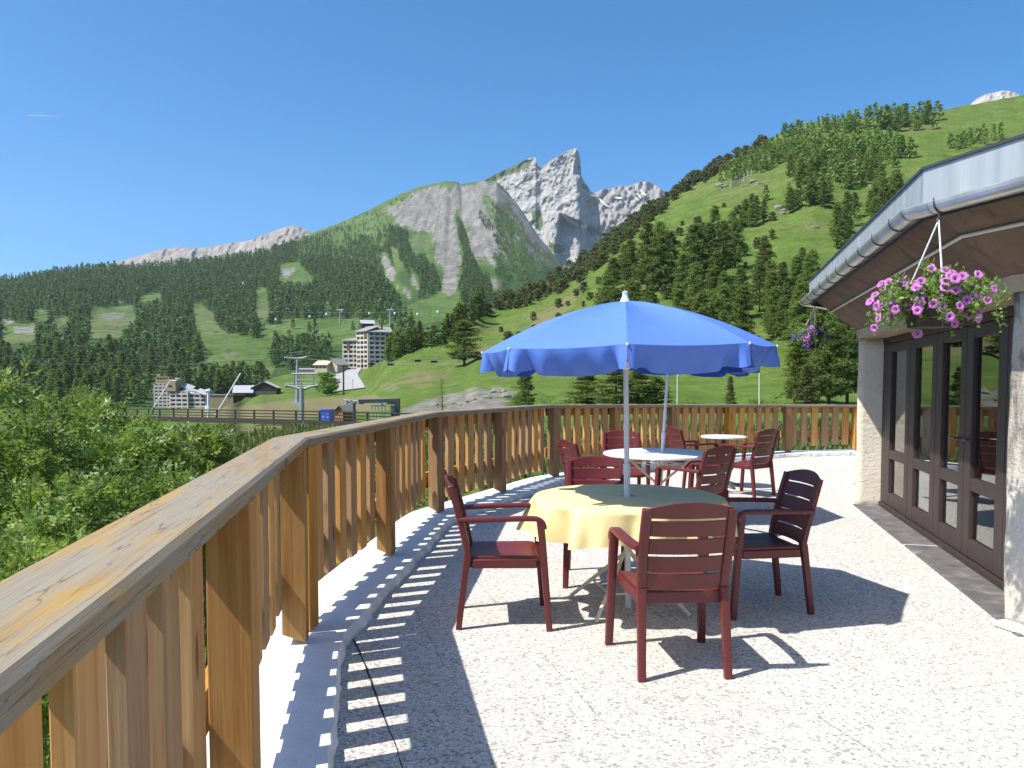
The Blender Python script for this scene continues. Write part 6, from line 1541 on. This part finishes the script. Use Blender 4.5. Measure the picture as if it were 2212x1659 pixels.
# valley station
d = 62.0; U = lambda x, y, dd=0: vtx(x, y, d+dd); k = d/F; bs = U(815, 917); st = empty('lift_station', 'dark steel chairlift loading station with a long boom above the railing', 'lift station', bs)
mb = MB(); mb.box((U(859, 861)+U(859, 917))/2, np.array([0, 0, 28*k]), np.array([5*k, 0, 0]), np.array([0, .25, 0])); bevel(mb.build('column', M['dark_steel'], st), .02, 1)
tub(st, 'column', [U(765, 920), U(765, 870)], .12, 'dark_steel', 12)
mb = MB(); mb.box((U(775, 867)+U(860, 865))/2, (U(860, 865)-U(775, 867))/2, np.array([0, 0, 4.2*k]), np.array([0, .22, 0])); bevel(mb.build('boom', M['dark_steel'], st), .02, 1)
mb = MB()
for q in range(8): c = U(748+q*4.6, 867+1.5*math.sin(q*2)); mb.lathe([(.02, -.06), (.14, -.06), (.14, .06), (.02, .06)], 10, c+np.array([0, .1*(q % 2), 0]))
mb.tube([U(742, 864), U(790, 868)], .06, 6); mb.tube([U(745, 872), U(786, 872)], .05, 6); mb.build('sheave_train', M['grey_steel'], st, True)
mb = MB(); mb.lathe([(.05, .0), (.62, 0), (.66, .06), (.62, .12), (.05, .12)], 24, U(838, 873)); mb.build('bull_wheel', M['dark_steel'], st, True)
tub(st, 'drive_drum', [U(848, 902), U(848, 876)], .17, 'grey_steel', 12)
for x in (803, 810.5, 818, 825.5, 832): tub(st, 'gate_post', [U(x, 905), U(x, 877)], .04, 'green_frame')
tub(st, 'gate_beam', [U(801, 877), U(834, 877)], .05, 'green_frame'); mb = MB(); mb.box((U(806, 873)+U(826, 873))/2, (U(826, 873)-U(806, 873))/2, np.array([0, 0, 2*k]), np.array([0, .4, 0])); mb.build('canopy', M['roof_light'], st)
parts_local(st)
p = U(740, 911, 4); oc = empty('ticket_hut', 'orange timber ticket hut with grey roof beside the blue box', 'building', p); kk = (d+4)/F
fr = frame((U(723, 911, 4)[0], d+4, p[2]), R(-14)); gable(oc, fr, 24*kk, 2.2, 22*kk, 12*kk, M['timber_orange'], M['roof_grey'], .16, .06, 'y')
for q in range(4): mb = MB(); lbox(mb, fr, (3+5*q)*kk, (5+5*q)*kk, -.03, .04, 5*kk, 16*kk); mb.build('window', M['render_cream'], oc)
parts_local(oc)
p = U(707, 914); bx = empty('blue_container', 'bright blue metal box standing in front of the orange hut', 'container', p); fr = frame((U(692, 912)[0], d, p[2]), R(-12))
mb = MB(); lbox(mb, fr, 0, 22*k, 0, .9, 0, 28*k); bevel(mb.build('body', M['blue_box'], bx), .02, 1); mb = MB(); lbox(mb, fr, -.02, 22.5*k, -.02, .92, 28*k, 29.5*k); mb.build('lid', M['blue_box'], bx)
mb = MB(); lbox(mb, fr, 6*k, 7.4*k, -.012, 0, 9*k, 19*k); lbox(mb, fr, 14*k, 19*k, -.012, 0, 18*k, 19.5*k); lbox(mb, fr, 15*k, 19*k, -.012, 0, 12*k, 13.2*k); mb.build('marking', M['white_resin'], bx); parts_local(bx)
# snow guns
d = 70.0; U = lambda x, y, dd=0: vtx(x, y, d+dd); b = U(450, 908); sg = empty('snow_gun', 'white snow gun hydrant post with a grey box behind the dark fence', 'snow gun', b)
tub(sg, 'post', [b-[0, 0, .3], U(450, 843)], .12, 'white_metal', 10); tub(sg, 'head', [U(446, 845), U(454, 843)], .16, 'white_metal', 10); mb = MB(); q = U(448, 884); mb.box(q, (.19, 0, 0), (0, .15, 0), (0, 0, .26)); bevel(mb.build('box', M['white_resin'], sg), .02, 1); parts_local(sg)
for (xa, ya, xb, yb_, dd, l) in ((465, 898, 520, 806, 68, 'slanting white snow lance leaning right, beside the white post'), (329, 884, 368, 822, 84, 'slanting snow lance in front of the ochre apartment building')):
    b = vtx(xa, ya, dd); o = empty('snow_lance', l, 'snow lance', b); tub(o, 'lance', [b, vtx(xb, yb_, dd)], .065, 'white_metal'); e_ = vtx(xb, yb_, dd); tub(o, 'nozzle', [e_, e_+(e_-b)*.06], .03, 'dark_steel'); tub(o, 'stand', [b-[0, 0, .6], b+(e_-b)*.07], .09, 'dark_steel')
    if xb == 368: tub(o, 'crossbar', [e_, vtx(xb+14, yb_, dd)], .05, 'white_metal')
    parts_local(o)
# poles
def pole(x, yb_, yt, d, r, mat, label, bend=None, name='utility_pole', cat='pole'):
    b = vtx(x, yb_, d); o = empty(name, label, cat, b); t_ = vtx(x, yt, d); tub(o, 'shaft', [b-[0, 0, .5], t_], [r, r*.8], mat)
    if bend: q = vtx(x+bend, yt-6, d); tub(o, 'arm', [t_, (t_+q)/2+[0, 0, .04], q], r*.7, mat)
    else: tub(o, 'head', [t_-[0, 0, .3], t_+[0, 0, .05]], r*1.6, mat)
    parts_local(o)
pole(742, 850, 789, 240, .30, 'dark_steel', 'dark post standing before the lower end of the road'); pole(762, 846, 820, 250, .10, 'grey_steel', 'thin lamp post on the grey road')
pole(1463, 884, 812, 58, .035, 'white_metal', 'thin white bent post behind the railing, right of the second parasol pole', 9, 'bent_post', 'post'); pole(1640, 884, 795, 56, .04, 'white_metal', 'thin white bent post behind the railing under the right edge of the parasol', 3, 'bent_post', 'post')
pole(782, 799, 776, 420, .35, 'timber_brown', 'short brown post at the upper end of the road')
# wire line of the ski area boundary in front of the hill is omitted: not visible. Avalanche barriers:
def barrier(pts, h, label, n, mat='dark_steel', pm='roof_light', s=None):
    W_ = []
    for (x, y) in pts:
        for q in range(20):
            w_ = sp(SA, x, y+q)
            if not np.isnan(w_).any(): W_.append(w_); break
    o = empty('avalanche_barrier', label, 'barrier', W_[0], 0, 'avalanche barriers on the hill'); sg_ = np.concatenate([[0], np.cumsum([np.linalg.norm(W_[i+1]-W_[i]) for i in range(len(W_)-1)])]); Q = [np.array([np.interp(q, sg_, [w_[c] for w_ in W_]) for c in range(3)]) for q in np.linspace(0, sg_[-1], n)]
    up = np.array([.15, .25, 1.0]); mb = MB()
    for q in Q: mb.tube([q-[0, 0, .3], q+up*h], .14, 5)
    mb.build('posts', M[pm], o); mb = MB()
    for f in (.35, .6, .85, 1.0): mb.tube([q+up*h*f+[0, .2, 0] for q in Q], .11, 5)
    mb.build('rails', M[mat], o); parts_local(o)
barrier([(1578, 408), (1600, 395), (1622, 382)], 4.2, 'avalanche barrier with pale posts beside the pale rocks, lowest on the hill', 9)
barrier([(1690, 352), (1710, 342), (1728, 330)], 3.2, 'dark avalanche barrier in the middle of the hill, between two stands of trees', 7, pm='dark_steel')
barrier([(1712, 312), (1725, 300), (1748, 288)], 2.8, 'dark avalanche barrier just below the crest trees', 8, pm='dark_steel')
barrier([(1876, 251), (1910, 251), (1944, 250)], 4.2, 'blue grey snow fence on the skyline of the hill', 10, 'blue_box', 'blue_box')
# boulders
rs = np.random.RandomState(21)
def boulder(x, y, size, label, s=SA, gr='pale boulders on the hill'):
    p = sp(s, x, y)
    if np.isnan(p).any(): return
    bm = bmesh.new(); bmesh.ops.create_icosphere(bm, subdivisions=3, radius=1); off = rs.rand()*50
    for v in bm.verts: q = v.co; f = 1+.45*float(fbm(q.x*1.3+off, q.y*1.3, q.z*1.3, 3)); v.co = Vector((q.x*size*f*1.3, q.y*size*f, q.z*size*f*.7))
    me = bpy.data.meshes.new('boulder'); bm.to_mesh(me); bm.free(); me.materials.append(M['boulder']); o = mobj('boulder', me); o.location = p; tag(o, label, 'boulder', gr)
for (x, y, z) in ((1555, 402, 2.2), (1566, 404, 1.6), (1628, 393, 1.6), (1640, 397, 1.2), (1612, 402, 1.0), (1684, 450, 2.0), (1696, 456, 1.4), (1688, 462, 1.2), (1310, 512, 2.2), (1322, 510, 2.6), (1340, 505, 1.8), (1760, 492, 1.2), (1720, 355, 1.0), (1880, 402, 1.0)): boulder(x, y, z, 'pale weathered boulder in a rocky spot on the grassy hill')
for (x, y, z) in ((1070, 848, .7), (1085, 846, .5), (1050, 860, .5), (1020, 866, .6), (985, 872, .4), (940, 876, .5), (1000, 876, .5), (1092, 858, .6)): boulder(x, y, z, 'grey stone lying on the scree patch beyond the railing', gr='stones on the scree patch')
# vapour trail
a_, b_ = vtx(60, 249, 7000), vtx(130, 253, 7000); mb = MB(); mb.tube([a_, (a_+b_)/2+[0, 0, 4], b_], [3, 2.6, 1], 8); o = mb.build('vapour_trail', M['snow'], None, True); tag(o, 'short white vapour trail in the blue sky', 'vapour trail')
# ------------------------------------------------------------------ light
SH = np.array([.655, .27, -1.0])                  # way the light travels
SUN_EL = math.atan2(1.0, math.hypot(SH[0], SH[1])); SUN_AZ = math.atan2(-SH[0], -SH[1])
w = bpy.data.worlds.new('World'); scene.world = w; w.use_nodes = True; nt = w.node_tree
bg = nt.nodes['Background']; sky = nt.nodes.new('ShaderNodeTexSky'); sky.sky_type = 'NISHITA'; sky.sun_disc = False
sky.sun_elevation = SUN_EL; sky.sun_rotation = SUN_AZ % (2*math.pi); sky.altitude = 2500; sky.air_density = 1.0; sky.dust_density = 10.0; sky.ozone_density = 6.0
hs = nt.nodes.new('ShaderNodeHueSaturation'); hs.inputs['Saturation'].default_value = 1.30; hs.inputs['Hue'].default_value = .492; nt.links.new(sky.outputs[0], hs.inputs['Color']); nt.links.new(hs.outputs[0], bg.inputs['Color']); bg.inputs['Strength'].default_value = SKY_STRENGTH
sl = bpy.data.lights.new('sun', 'SUN'); sl.energy = SUN_STRENGTH; sl.angle = R(.53); sl.color = (1.0, .955, .88)
so = bpy.data.objects.new('sun', sl); COL.objects.link(so); so.location = (-20, -10, 30)
so.rotation_euler = Vector(SH).to_track_quat('-Z', 'Y').to_euler()
# thin mountain air
if HAZE > 0:
    k = NT('mountain air'); k.t.nodes.remove(k.b); pv = k.n('VolumePrincipled', {'Color': (.70, .83, 1.0), 'Density': HAZE, 'Anisotropy': .1}); k.t.links.new(pv.outputs[0], k.out.inputs['Volume'])
    mb = MB(); mb.abox((-6000, -6000, -46), (6000, 6000, 1400)); hz = mb.build('haze', k.m); tag(hz, 'thin bluish mountain air over the valley', 'haze', kind='stuff')
vs = scene.view_settings; vs.view_transform = 'Standard'; vs.look = 'None'; vs.exposure = EXPOSURE; vs.gamma = 1.0
scene.render.engine = 'CYCLES'; scene.cycles.use_denoising = True
scene.cycles.max_bounces = 6; scene.cycles.transparent_max_bounces = 12; scene.cycles.volume_bounces = 0
try: scene.cycles.denoiser = 'OPENIMAGEDENOISE'
except Exception: pass
